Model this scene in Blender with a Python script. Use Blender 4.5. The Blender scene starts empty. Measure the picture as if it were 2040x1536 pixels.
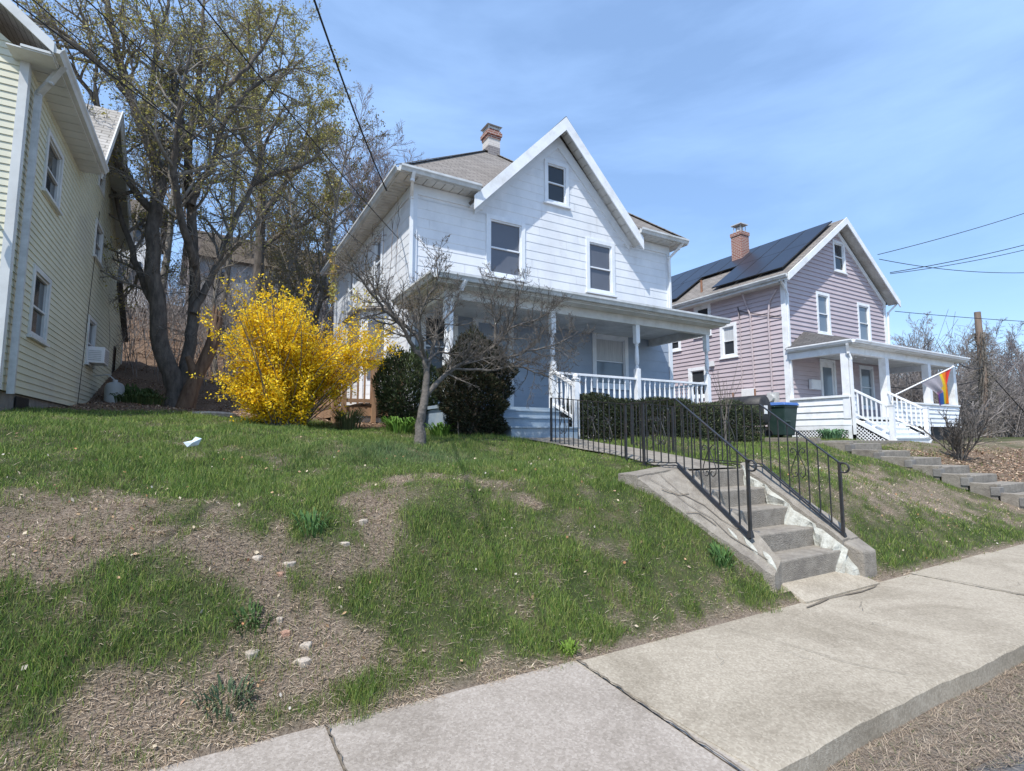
import bpy, math, random
import numpy as np
from mathutils import Vector, Matrix
PI = math.pi
rng = np.random.default_rng(7)
random.seed(7)
col = bpy.context.scene.collection
sc = bpy.context.scene

# ------------------------------------------------------------------ tags
def tag(o, label=None, cat=None, group=None, kind=None):
    if label: o['label'] = label
    if cat: o['category'] = cat
    if group: o['group'] = group
    if kind: o['kind'] = kind
    return o
def thing(name, label, cat, loc=(0, 0, 0), group=None):
    o = bpy.data.objects.new(name, None); col.objects.link(o)
    o.location = loc; o.empty_display_size = .2
    return tag(o, label, cat, group)

# ------------------------------------------------------------------ mesh builder (world coordinates)
class MB:
    def __init__(s):
        s.v = []; s.f = []; s.uv = []; s.c = None; s.arr = []
    def quad(s, *p, uv=None):
        n = len(s.v); s.v += [tuple(q) for q in p]; s.f.append(tuple(range(n, n+len(p))))
        s.uv.append(uv)
        return s
    def box(s, x0, y0, z0, x1, y1, z1):
        n = len(s.v)
        s.v += [(x0,y0,z0),(x1,y0,z0),(x1,y1,z0),(x0,y1,z0),(x0,y0,z1),(x1,y0,z1),(x1,y1,z1),(x0,y1,z1)]
        for f in ((0,3,2,1),(4,5,6,7),(0,1,5,4),(1,2,6,5),(2,3,7,6),(3,0,4,7)):
            s.f.append(tuple(n+i for i in f)); s.uv.append(None)
        return s
    def hexa(s, b, t):      # bottom 4, top 4
        n = len(s.v); s.v += [tuple(q) for q in b] + [tuple(q) for q in t]
        for f in ((0,3,2,1),(4,5,6,7),(0,1,5,4),(1,2,6,5),(2,3,7,6),(3,0,4,7)):
            s.f.append(tuple(n+i for i in f)); s.uv.append(None)
        return s
    def beam(s, a, b, w, h, up=(0,0,1)):
        a = Vector(a); b = Vector(b); d = (b-a).normalized(); up = Vector(up)
        if abs(d.dot(up)) > .98: up = Vector((0,1,0))
        sd = d.cross(up).normalized()*w/2; u = sd.cross(d).normalized()*h/2
        return s.hexa([a-sd-u, a+sd-u, a+sd+u, a-sd+u], [b-sd-u, b+sd-u, b+sd+u, b-sd+u])
    def prism(s, poly, vec):   # poly list of 3d points, extruded by vec
        n = len(s.v); k = len(poly); vec = Vector(vec)
        s.v += [tuple(p) for p in poly] + [tuple(Vector(p)+vec) for p in poly]
        s.f.append(tuple(range(n+k-1, n-1, -1))); s.f.append(tuple(range(n+k, n+2*k))); s.uv += [None, None]
        for i in range(k):
            j = (i+1) % k; s.f.append((n+i, n+j, n+k+j, n+k+i)); s.uv.append(None)
        return s
    def lathe(s, x, y, prof, n=10):
        b = len(s.v); k = len(prof)
        for z, r in prof:
            for i in range(n):
                a = 2*PI*i/n; s.v.append((x+r*math.cos(a), y+r*math.sin(a), z))
        for j in range(k-1):
            for i in range(n):
                i2 = (i+1) % n
                s.f.append((b+j*n+i, b+j*n+i2, b+(j+1)*n+i2, b+(j+1)*n+i)); s.uv.append(None)
        s.f.append(tuple(b+i for i in range(n-1, -1, -1))); s.f.append(tuple(b+(k-1)*n+i for i in range(n))); s.uv += [None, None]
        return s
    def tube(s, pts, r, n=6):
        P = [Vector(p) for p in pts]; b = len(s.v)
        rr = r if hasattr(r, '__len__') else [r]*len(P)
        ref = None
        for i, p in enumerate(P):
            d = (P[min(i+1, len(P)-1)] - P[max(i-1, 0)]).normalized()
            if ref is None:
                ref = Vector((0,0,1)) if abs(d.z) < .9 else Vector((1,0,0))
            sd = d.cross(ref).normalized(); up = sd.cross(d).normalized(); ref = up
            for k in range(n):
                a = 2*PI*k/n; s.v.append(tuple(p + sd*math.cos(a)*rr[i] + up*math.sin(a)*rr[i]))
        for i in range(len(P)-1):
            for k in range(n):
                k2 = (k+1) % n; s.f.append((b+i*n+k, b+i*n+k2, b+(i+1)*n+k2, b+(i+1)*n+k)); s.uv.append(None)
        s.f.append(tuple(b+k for k in range(n-1, -1, -1))); s.f.append(tuple(b+(len(P)-1)*n+k for k in range(n))); s.uv += [None, None]
        return s
    def build(s, name, mat, parent=None, smooth=False, bevel=0):
        me = bpy.data.meshes.new(name); me.from_pydata(s.v, [], s.f)
        if any(u is not None for u in s.uv):
            ul = me.uv_layers.new(name='UVMap'); i = 0
            for f, u in zip(s.f, s.uv):
                for k in range(len(f)):
                    ul.data[i].uv = u[k] if u else (s.v[f[k]][0], s.v[f[k]][2]); i += 1
        me.materials.append(M[mat] if isinstance(mat, str) else mat)
        if smooth:
            me.polygons.foreach_set('use_smooth', [True]*len(me.polygons))
        o = bpy.data.objects.new(name, me); col.objects.link(o)
        if parent: par(o, parent)
        if bevel:
            m = o.modifiers.new('bevel', 'BEVEL'); m.width = bevel; m.segments = 2; m.limit_method = 'ANGLE'; m.angle_limit = math.radians(40)
        return o
def par(o, parent):
    o.parent = parent
    o.matrix_parent_inverse = Matrix.Translation(-parent.location)   # meshes are laid out in world coordinates
    return o
def npmesh(name, V, Fs, mat, parent=None, colors=None, smooth=False):
    """V (n,3); Fs list of (m,k) index arrays"""
    me = bpy.data.meshes.new(name); V = np.ascontiguousarray(V, dtype=np.float32)
    me.vertices.add(len(V)); me.vertices.foreach_set('co', V.ravel())
    Fs = [f for f in Fs if len(f)]
    loops = np.concatenate([f.ravel() for f in Fs]).astype(np.int32)
    tot = np.concatenate([np.full(len(f), f.shape[1]) for f in Fs]).astype(np.int32)
    start = np.concatenate([[0], np.cumsum(tot)[:-1]]).astype(np.int32)
    me.loops.add(len(loops)); me.loops.foreach_set('vertex_index', loops)
    me.polygons.add(len(tot)); me.polygons.foreach_set('loop_start', start); me.polygons.foreach_set('loop_total', tot)
    if smooth: me.polygons.foreach_set('use_smooth', np.ones(len(tot), dtype=bool))
    me.update(calc_edges=True)
    if colors is not None:
        a = me.color_attributes.new('tint', 'FLOAT_COLOR', 'POINT')
        c = np.ones((len(V), 4), dtype=np.float32); c[:, :3] = colors; a.data.foreach_set('color', c.ravel())
    me.materials.append(M[mat] if isinstance(mat, str) else mat)
    o = bpy.data.objects.new(name, me); col.objects.link(o)
    if parent: par(o, parent)
    return o

# ------------------------------------------------------------------ materials
M = {}
def newmat(name):
    m = bpy.data.materials.new(name); m.use_nodes = True; M[name] = m
    nt = m.node_tree; return m, nt, nt.nodes['Principled BSDF']
def N(nt, t, **kw):
    n = nt.nodes.new(t)
    for k, v in kw.items():
        if k in n.inputs: n.inputs[k].default_value = v
        else: setattr(n, k, v)
    return n
def lk(nt, a, b): nt.links.new(a, b)
def rgb(c): return (c[0], c[1], c[2], 1)
def varmat(name, c0, c1, scale=3, rough=.8, c2=None, s2=.6, bump=0, bscale=40, metal=0, spec=.3, stretch=(1,1,1), lo=.35, hi=.65):
    """two-colour noise material with optional larger stain colour and bump"""
    m, nt, b = newmat(name)
    tc = N(nt, 'ShaderNodeTexCoord'); mp = N(nt, 'ShaderNodeMapping'); mp.inputs['Scale'].default_value = stretch
    lk(nt, tc.outputs['Object'], mp.inputs['Vector'])
    n1 = N(nt, 'ShaderNodeTexNoise', Scale=scale, Detail=8., Roughness=.65); lk(nt, mp.outputs[0], n1.inputs['Vector'])
    r = N(nt, 'ShaderNodeValToRGB'); r.color_ramp.elements[0].position = lo; r.color_ramp.elements[1].position = hi
    r.color_ramp.elements[0].color = rgb(c0); r.color_ramp.elements[1].color = rgb(c1)
    lk(nt, n1.outputs['Fac'], r.inputs['Fac']); out = r.outputs[0]
    if c2:
        n2 = N(nt, 'ShaderNodeTexNoise', Scale=s2, Detail=6., Roughness=.7); lk(nt, mp.outputs[0], n2.inputs['Vector'])
        r2 = N(nt, 'ShaderNodeValToRGB'); r2.color_ramp.elements[0].position = .5; r2.color_ramp.elements[1].position = .72
        lk(nt, n2.outputs['Fac'], r2.inputs['Fac'])
        mx = N(nt, 'ShaderNodeMix', data_type='RGBA'); lk(nt, r2.outputs[0], mx.inputs[0]); lk(nt, out, mx.inputs[6]); mx.inputs[7].default_value = rgb(c2)
        out = mx.outputs[2]
    lk(nt, out, b.inputs['Base Color'])
    b.inputs['Roughness'].default_value = rough; b.inputs['Metallic'].default_value = metal; b.inputs['Specular IOR Level'].default_value = spec
    if bump:
        n3 = N(nt, 'ShaderNodeTexNoise', Scale=bscale, Detail=5.); lk(nt, tc.outputs['Object'], n3.inputs['Vector'])
        bp = N(nt, 'ShaderNodeBump', Strength=bump, Distance=.02); lk(nt, n3.outputs['Fac'], bp.inputs['Height']); lk(nt, bp.outputs[0], b.inputs['Normal'])
    return m
varmat('white_siding', (.67,.70,.73), (.77,.79,.81), 1.3, .55, c2=(.64,.655,.67), s2=.8, stretch=(1.6,1.6,1), bump=.05)
varmat('white_trim', (.66,.70,.74), (.78,.81,.84), 2.5, .5)
varmat('gutter_paint', (.50,.52,.52), (.66,.68,.68), 4, .45, c2=(.36,.36,.33), s2=1.5)
varmat('bright_white', (.74,.76,.78), (.84,.86,.87), 3, .5, c2=(.62,.62,.6), s2=2)
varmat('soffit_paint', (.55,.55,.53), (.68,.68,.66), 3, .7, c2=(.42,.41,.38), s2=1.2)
varmat('porch_blue', (.30,.36,.44), (.35,.41,.49), 2, .6, c2=(.27,.32,.40), s2=.8)
varmat('step_blue', (.22,.29,.36), (.30,.37,.44), 4, .6, c2=(.34,.38,.4), s2=1.8, bump=.1)
varmat('pink_siding', (.44,.375,.395), (.50,.43,.45), 1.8, .6, c2=(.47,.42,.435), s2=.7, stretch=(1,1,2))
varmat('yellow_vinyl', (.60,.585,.44), (.66,.64,.49), 1.2, .5, c2=(.54,.525,.43), s2=.5)
varmat('cream_trim', (.56,.57,.55), (.66,.67,.65), 2, .5, c2=(.47,.47,.45), s2=.8)
varmat('concrete', (.22,.195,.16), (.31,.28,.235), 11, .9, c2=(.16,.14,.12), s2=2.6, bump=.8, bscale=70)
varmat('plaster', (.34,.335,.29), (.50,.505,.45), 14, .9, c2=(.30,.27,.22), s2=6, bump=.9, bscale=30)
varmat('foundation', (.16,.15,.14), (.24,.23,.21), 4, .9, bump=.4)
varmat('iron', (.014,.015,.016), (.03,.03,.032), 12, .45, spec=.5, c2=(.05,.035,.028), s2=9)
varmat('bark', (.14,.125,.105), (.25,.225,.19), 9, .95, bump=.8, bscale=25, stretch=(1,1,.35))
varmat('bark_dark', (.065,.056,.048), (.15,.13,.11), 9, .95, bump=.8, bscale=25, stretch=(1,1,.35))
varmat('bark_gray', (.085,.077,.066), (.19,.17,.15), 14, .95, c2=(.07,.06,.055), s2=7, bump=.8, bscale=30)
varmat('bark_far', (.19,.17,.16), (.28,.255,.24), 2, .95)
varmat('bark_pink', (.22,.185,.175), (.30,.26,.245), 2, .95)
varmat('wood_deck', (.30,.18,.11), (.42,.27,.17), 5, .8, c2=(.25,.16,.1), s2=3, stretch=(1,1,.3))
varmat('tank_metal', (.33,.34,.33), (.42,.43,.41), 4, .5, c2=(.38,.36,.33), s2=2)
varmat('tank_dark', (.02,.02,.022), (.045,.045,.045), 5, .5)
varmat('bin_green', (.02,.045,.04), (.035,.06,.055), 5, .5)
varmat('bin_blue', (.05,.13,.36), (.08,.17,.42), 5, .45)
varmat('meter_gray', (.42,.43,.42), (.55,.56,.55), 7, .5)
varmat('red_paint', (.45,.05,.04), (.5,.08,.06), 7, .5)
varmat('conduit', (.42,.36,.37), (.50,.43,.44), 5, .5)
varmat('rust', (.20,.10,.06), (.30,.16,.10), 9, .8)
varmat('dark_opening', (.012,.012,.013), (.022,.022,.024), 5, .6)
varmat('rock', (.33,.28,.225), (.50,.44,.365), 14, .95, bump=.6, bscale=40)
varmat('rock_pink', (.34,.20,.14), (.46,.29,.21), 14, .95, bump=.6, bscale=40)
varmat('paper', (.45,.55,.60), (.6,.68,.72), 9, .8)
varmat('wire_black', (.012,.012,.013), (.02,.02,.02), 5, .6)
varmat('pole_wood', (.16,.12,.09), (.25,.19,.15), 4, .9, stretch=(1,1,.2))
varmat('mailbox_white', (.7,.7,.7), (.78,.78,.77), 5, .4)
varmat('far_wall', (.36,.38,.40), (.42,.44,.46), 3, .8)
varmat('far_roof', (.075,.06,.045), (.11,.09,.07), 3, .9)
varmat('curtain', (.42,.44,.46), (.55,.57,.58), 6, .9, stretch=(6,6,.4))
varmat('dead_wood', (.10,.06,.04), (.20,.135,.09), 9, .95, bump=.8, bscale=30, stretch=(1,1,.25))
varmat('crack', (.12,.10,.08), (.19,.16,.12), 30, .95, bump=.5)

def glassmat(name, base, rough=.08, spec=.5):
    m, nt, b = newmat(name)
    tc = N(nt, 'ShaderNodeTexCoord'); n = N(nt, 'ShaderNodeTexNoise', Scale=.9, Detail=3.); lk(nt, tc.outputs['Object'], n.inputs['Vector'])
    r = N(nt, 'ShaderNodeValToRGB'); r.color_ramp.elements[0].color = rgb([c*.7 for c in base]); r.color_ramp.elements[1].color = rgb([c*1.3 for c in base])
    lk(nt, n.outputs['Fac'], r.inputs['Fac']); lk(nt, r.outputs[0], b.inputs['Base Color'])
    b.inputs['Roughness'].default_value = rough; b.inputs['Specular IOR Level'].default_value = spec
    bp = N(nt, 'ShaderNodeBump', Strength=.03, Distance=.02); lk(nt, n.outputs['Fac'], bp.inputs['Height']); lk(nt, bp.outputs[0], b.inputs['Normal'])
glassmat('glass_gray', (.11,.12,.145), .3)
glassmat('glass_dark', (.035,.04,.045), .06)
glassmat('glass_pale', (.16,.20,.24), .1)
glassmat('solar_glass', (.018,.024,.038), .35, .35)

# attribute-tinted foliage (albedo per blade or leaf), a little translucent
def tintmat(name, rough=.7, trans=.25, spec=.2):
    m, nt, b = newmat(name)
    a = N(nt, 'ShaderNodeAttribute', attribute_name='tint'); lk(nt, a.outputs['Color'], b.inputs['Base Color'])
    b.inputs['Roughness'].default_value = rough; b.inputs['Specular IOR Level'].default_value = spec
    if trans:
        t = N(nt, 'ShaderNodeBsdfTranslucent'); lk(nt, a.outputs['Color'], t.inputs['Color'])
        mx = N(nt, 'ShaderNodeMixShader'); mx.inputs[0].default_value = trans
        lk(nt, b.outputs[0], mx.inputs[1]); lk(nt, t.outputs[0], mx.inputs[2]); lk(nt, mx.outputs[0], nt.nodes['Material Output'].inputs['Surface'])
tintmat('leafy'); tintmat('petal', .6, .4); tintmat('matte_tint', .9, 0)

# shingles: staggered rows on the roof's own UV in metres
def shingle(name, c0, c1, mortar):
    m, nt, b = newmat(name)
    tc = N(nt, 'ShaderNodeTexCoord'); br = N(nt, 'ShaderNodeTexBrick')
    br.inputs['Scale'].default_value = 1.; br.inputs['Brick Width'].default_value = .32; br.inputs['Row Height'].default_value = .14
    br.inputs['Mortar Size'].default_value = .012; br.inputs['Color1'].default_value = rgb(c0); br.inputs['Color2'].default_value = rgb(c1); br.inputs['Mortar'].default_value = rgb(mortar)
    lk(nt, tc.outputs['UV'], br.inputs['Vector'])
    n = N(nt, 'ShaderNodeTexNoise', Scale=2., Detail=8.); lk(nt, tc.outputs['UV'], n.inputs['Vector'])
    mx = N(nt, 'ShaderNodeMix', data_type='RGBA', blend_type='MULTIPLY'); mx.inputs[0].default_value = .5
    r = N(nt, 'ShaderNodeValToRGB'); r.color_ramp.elements[0].position = .3; r.color_ramp.elements[1].position = .65; r.color_ramp.elements[0].color = (.6,.6,.6,1)
    lk(nt, n.outputs['Fac'], r.inputs['Fac']); lk(nt, br.outputs['Color'], mx.inputs[6]); lk(nt, r.outputs[0], mx.inputs[7]); lk(nt, mx.outputs[2], b.inputs['Base Color'])
    bp = N(nt, 'ShaderNodeBump', Strength=.5, Distance=.02); bp.invert = True; lk(nt, br.outputs['Fac'], bp.inputs['Height']); lk(nt, bp.outputs[0], b.inputs['Normal'])
    b.inputs['Roughness'].default_value = .95
shingle('shingle_gray', (.19,.17,.15), (.27,.245,.22), (.10,.09,.08))
shingle('shingle_light', (.36,.34,.31), (.46,.44,.41), (.20,.19,.17))
shingle('shingle_dark', (.09,.085,.085), (.13,.125,.12), (.05,.05,.05))
def brickmat(name, c0, c1, mortar):
    m, nt, b = newmat(name)
    tc = N(nt, 'ShaderNodeTexCoord'); sx = N(nt, 'ShaderNodeSeparateXYZ'); lk(nt, tc.outputs['Object'], sx.inputs[0])
    ad = N(nt, 'ShaderNodeMath', operation='ADD'); lk(nt, sx.outputs['X'], ad.inputs[0]); lk(nt, sx.outputs['Y'], ad.inputs[1])
    cb = N(nt, 'ShaderNodeCombineXYZ'); lk(nt, ad.outputs[0], cb.inputs['X']); lk(nt, sx.outputs['Z'], cb.inputs['Y'])
    br = N(nt, 'ShaderNodeTexBrick'); br.inputs['Scale'].default_value = 1.; br.inputs['Brick Width'].default_value = .2; br.inputs['Row Height'].default_value = .075
    br.inputs['Mortar Size'].default_value = .01; br.inputs['Color1'].default_value = rgb(c0); br.inputs['Color2'].default_value = rgb(c1); br.inputs['Mortar'].default_value = rgb(mortar)
    lk(nt, cb.outputs[0], br.inputs['Vector']); lk(nt, br.outputs['Color'], b.inputs['Base Color']); b.inputs['Roughness'].default_value = .9
brickmat('brick_red', (.22,.075,.05), (.30,.12,.085), (.42,.38,.34))
brickmat('brick_white', (.60,.56,.52), (.66,.62,.57), (.5,.46,.42))
brickmat('brick_gray', (.17,.15,.15), (.22,.20,.20), (.3,.28,.26))

# sidewalk concrete: aggregate speckle
def sidewalk_mat():
    m, nt, b = newmat('sidewalk_concrete')
    tc = N(nt, 'ShaderNodeTexCoord')
    v = N(nt, 'ShaderNodeTexVoronoi', Scale=75.); lk(nt, tc.outputs['Object'], v.inputs['Vector'])
    r = N(nt, 'ShaderNodeValToRGB'); e = r.color_ramp.elements; e[0].position = 0; e[0].color = rgb((.20,.175,.145)); e[1].position = 1; e[1].color = rgb((.54,.50,.44))
    e.new(.5).color = rgb((.35,.315,.27)); lk(nt, v.outputs['Color'], r.inputs['Fac'])
    n1 = N(nt, 'ShaderNodeTexNoise', Scale=1.6, Detail=9., Roughness=.7); lk(nt, tc.outputs['Object'], n1.inputs['Vector'])
    r1 = N(nt, 'ShaderNodeValToRGB'); r1.color_ramp.elements[0].position = .3; r1.color_ramp.elements[0].color = rgb((.29,.26,.22)); r1.color_ramp.elements[1].position = .7; r1.color_ramp.elements[1].color = rgb((.39,.355,.305))
    lk(nt, n1.outputs['Fac'], r1.inputs['Fac'])
    mx = N(nt, 'ShaderNodeMix', data_type='RGBA'); mx.inputs[0].default_value = .45; lk(nt, r1.outputs[0], mx.inputs[6]); lk(nt, r.outputs[0], mx.inputs[7])
    sx = N(nt, 'ShaderNodeSeparateXYZ'); lk(nt, tc.outputs['Object'], sx.inputs[0]); gt = N(nt, 'ShaderNodeMath', operation='GREATER_THAN'); lk(nt, sx.outputs['X'], gt.inputs[0]); gt.inputs[1].default_value = 2.37
    m3 = N(nt, 'ShaderNodeMix', data_type='RGBA'); lk(nt, gt.outputs[0], m3.inputs[0]); m3.inputs[6].default_value = (.97,.945,.945,1); m3.inputs[7].default_value = (1.04,1.01,.93,1)
    m4 = N(nt, 'ShaderNodeMix', data_type='RGBA', blend_type='MULTIPLY'); m4.inputs[0].default_value = 1; lk(nt, mx.outputs[2], m4.inputs[6]); lk(nt, m3.outputs[2], m4.inputs[7])
    n5 = N(nt, 'ShaderNodeTexNoise', Scale=.9, Detail=10., Roughness=.75, Distortion=.6); lk(nt, tc.outputs['Object'], n5.inputs['Vector'])
    r5 = N(nt, 'ShaderNodeValToRGB'); r5.color_ramp.elements[0].position = .36; r5.color_ramp.elements[0].color = (.72,.71,.69,1); r5.color_ramp.elements[1].position = .56; lk(nt, n5.outputs['Fac'], r5.inputs['Fac'])
    m5 = N(nt, 'ShaderNodeMix', data_type='RGBA', blend_type='MULTIPLY'); m5.inputs[0].default_value = 1; lk(nt, m4.outputs[2], m5.inputs[6]); lk(nt, r5.outputs[0], m5.inputs[7])
    lk(nt, m5.outputs[2], b.inputs['Base Color']); b.inputs['Roughness'].default_value = .95; b.inputs['Specular IOR Level'].default_value = .15
    n2 = N(nt, 'ShaderNodeTexNoise', Scale=160., Detail=3.); lk(nt, tc.outputs['Object'], n2.inputs['Vector'])
    bp = N(nt, 'ShaderNodeBump', Strength=.6, Distance=.006); lk(nt, n2.outputs['Fac'], bp.inputs['Height']); lk(nt, bp.outputs[0], b.inputs['Normal'])
sidewalk_mat()
varmat('asphalt', (.10,.10,.10), (.17,.165,.16), 45, .95, c2=(.20,.19,.18), s2=1.2, bump=.6, bscale=150)
varmat('pale_road', (.30,.29,.27), (.36,.35,.33), 5, .95)

# ground: soil / thatch / moss mixed by noise, leaf-litter by painted-free attribute of the terrain zone
def ground_mat():
    m, nt, b = newmat('ground_soil')
    tc = N(nt, 'ShaderNodeTexCoord')
    n1 = N(nt, 'ShaderNodeTexNoise', Scale=2.2, Detail=10., Roughness=.7); lk(nt, tc.outputs['Object'], n1.inputs['Vector'])
    r = N(nt, 'ShaderNodeValToRGB'); e = r.color_ramp.elements; e[0].position = .36; e[0].color = rgb((.035,.055,.016)); e[1].position = .7; e[1].color = rgb((.15,.13,.075))
    e.new(.52).color = rgb((.07,.085,.035)); lk(nt, n1.outputs['Fac'], r.inputs['Fac'])
    n2 = N(nt, 'ShaderNodeTexNoise', Scale=38., Detail=6., Roughness=.8); lk(nt, tc.outputs['Object'], n2.inputs['Vector'])
    r2 = N(nt, 'ShaderNodeValToRGB'); e = r2.color_ramp.elements; e[0].position = .35; e[0].color = rgb((.07,.045,.032)); e[1].position = .7; e[1].color = rgb((.34,.24,.17)); lk(nt, n2.outputs['Fac'], r2.inputs['Fac'])
    at = N(nt, 'ShaderNodeAttribute', attribute_name='tint'); sp = N(nt, 'ShaderNodeSeparateColor'); lk(nt, at.outputs['Color'], sp.inputs[0])
    n3 = N(nt, 'ShaderNodeTexNoise', Scale=60., Detail=5., Roughness=.8); lk(nt, tc.outputs['Object'], n3.inputs['Vector'])
    r3 = N(nt, 'ShaderNodeValToRGB'); e = r3.color_ramp.elements; e[0].position = .35; e[0].color = rgb((.12,.09,.068)); e[1].position = .68; e[1].color = rgb((.42,.34,.26)); lk(nt, n3.outputs['Fac'], r3.inputs['Fac'])
    mxa = N(nt, 'ShaderNodeMix', data_type='RGBA'); lk(nt, sp.outputs[1], mxa.inputs[0]); lk(nt, r.outputs[0], mxa.inputs[6]); lk(nt, r3.outputs[0], mxa.inputs[7])
    mx = N(nt, 'ShaderNodeMix', data_type='RGBA'); lk(nt, sp.outputs[0], mx.inputs[0]); lk(nt, mxa.outputs[2], mx.inputs[6]); lk(nt, r2.outputs[0], mx.inputs[7])
    lk(nt, mx.outputs[2], b.inputs['Base Color']); b.inputs['Roughness'].default_value = 1; b.inputs['Specular IOR Level'].default_value = .1
    bp = N(nt, 'ShaderNodeBump', Strength=.9, Distance=.04); lk(nt, n2.outputs['Fac'], bp.inputs['Height']); lk(nt, bp.outputs[0], b.inputs['Normal'])
ground_mat()

# ------------------------------------------------------------------ camera, light, sky
F, PITCH, YAW = 1050., math.atan(104/1050), math.radians(30)
cam = bpy.data.cameras.new('camera'); camo = bpy.data.objects.new('camera', cam); col.objects.link(camo)
cam.sensor_width = 36; cam.lens = F/2040*36; cam.clip_start = .05; cam.clip_end = 3000
camo.location = (0, 0, 1.6); camo.rotation_euler = (PI/2+PITCH, 0, -YAW)
sc.camera = camo
SUN = Vector((-.60, -.42, 1.16)).normalized()      # towards the sun
sl = bpy.data.lights.new('sun', 'SUN'); sl.energy = 4.3; sl.angle = math.radians(.5); sl.color = (1, .955, .89)
so = bpy.data.objects.new('sun', sl); col.objects.link(so); so.rotation_euler = SUN.to_track_quat('Z', 'Y').to_euler(); so.location = (-20, -15, 40)
w = bpy.data.worlds.new('World'); sc.world = w; w.use_nodes = True
nt = w.node_tree; bg = nt.nodes['Background']
sky = nt.nodes.new('ShaderNodeTexSky'); sky.sky_type = 'NISHITA'; sky.sun_disc = False
sky.sun_elevation = math.asin(SUN.z); sky.sun_rotation = math.atan2(SUN.x, SUN.y); sky.altitude = 100; sky.air_density = 1.0; sky.dust_density = .6; sky.ozone_density = 1.6
tc = nt.nodes.new('ShaderNodeTexCoord'); mp = nt.nodes.new('ShaderNodeMapping'); mp.inputs['Scale'].default_value = (.9, .9, 3.4); mp.inputs['Rotation'].default_value = (.35, .25, .5)
lk(nt, tc.outputs['Generated'], mp.inputs['Vector'])
n1 = N(nt, 'ShaderNodeTexNoise', Scale=1.7, Detail=9., Roughness=.56, Distortion=.25); lk(nt, mp.outputs[0], n1.inputs['Vector'])
cr = N(nt, 'ShaderNodeValToRGB'); cr.color_ramp.elements[0].position = .40; cr.color_ramp.elements[0].color = (.27,.27,.27,1); cr.color_ramp.elements[1].position = .74; cr.color_ramp.elements[1].color = (.58,.58,.58,1)
lk(nt, n1.outputs['Fac'], cr.inputs['Fac'])
mx = N(nt, 'ShaderNodeMix', data_type='RGBA'); lk(nt, cr.outputs[0], mx.inputs[0]); lk(nt, sky.outputs[0], mx.inputs[6]); mx.inputs[7].default_value = (5.0, 6.7, 9.8, 1)
hs = nt.nodes.new('ShaderNodeHueSaturation'); hs.inputs['Saturation'].default_value = 1.18; lk(nt, mx.outputs[2], hs.inputs['Color']); lk(nt, hs.outputs[0], bg.inputs['Color']); bg.inputs['Strength'].default_value = .145
sc.view_settings.view_transform = 'Standard'; sc.view_settings.look = 'None'; sc.view_settings.gamma = 1; sc.view_settings.exposure = 0.36
sc.render.engine = 'CYCLES'; sc.render.resolution_x = 1024; sc.render.resolution_y = 771
sc.cycles.max_bounces = 5; sc.cycles.transparent_max_bounces = 8

# ------------------------------------------------------------------ terrain
def sst(a, b, x):
    t = np.clip((x-a)/(b-a), 0, 1); return t*t*(3-2*t)
def terr(x, y):
    x = np.asarray(x, float); y = np.asarray(y, float)
    A = np.interp(y, [-400,1.70,1.76,3.2,3.55,4.0,4.5,4.9,5.5,7.5,11,13,17,22,30,45,80,400], [-.18,-.18,-.05,-.02,.20,.56,.92,1.10,1.22,1.53,1.85,2.0,2.3,3.9,7.0,11.0,16,20])
    B = np.interp(y, [-400,1.70,1.76,3.2,3.8,5.0,6.1,7.3,9,11,20,60,120,400], [-.18,-.18,-.05,-.02,.28,.72,1.12,1.43,1.52,1.6,1.7,2.2,10,20])
    w = sst(7.5, 11.5, x); hw = sst(14, 34, x); back = sst(11, 13, y)
    z = A*(1-w)+B*w
    z = z*(1-back)+(A*(1-hw)+B*hw)*back
    z += .16*sst(2.5, -2.5, x)*sst(4.2, 7.5, y)
    n = .03*np.sin(1.9*x+.7*y)+.025*np.sin(3.1*y-1.3*x+1)+.012*np.sin(7.3*x+2.)*np.sin(6.1*y)
    z += n*sst(3.3, 4.2, y)*(1+2*sst(12, 25, y))
    # flat pad under the front walk
    pw = sst(4.7, 4.95, y)*sst(8.6, 8.2, y)*sst(.55, .2, np.abs(x-path_x(y)) - .5)
    z = z*(1-pw) + path_z(y)*pw
    # cut under the front steps
    cut = sst(3.36, 3.46, y)*sst(4.75, 4.7, y)*sst(4.95, 5.08, x)*sst(6.68, 6.6, x)
    return z - cut*.35
def path_x(y): return np.interp(y, [4.6, 5.6, 7.0, 8.3], [5.78, 5.75, 5.5, 5.3])
def path_z(y): return np.interp(y, [4.6, 4.95, 6, 8.3], [1.17, 1.17, 1.33, 1.60])
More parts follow.
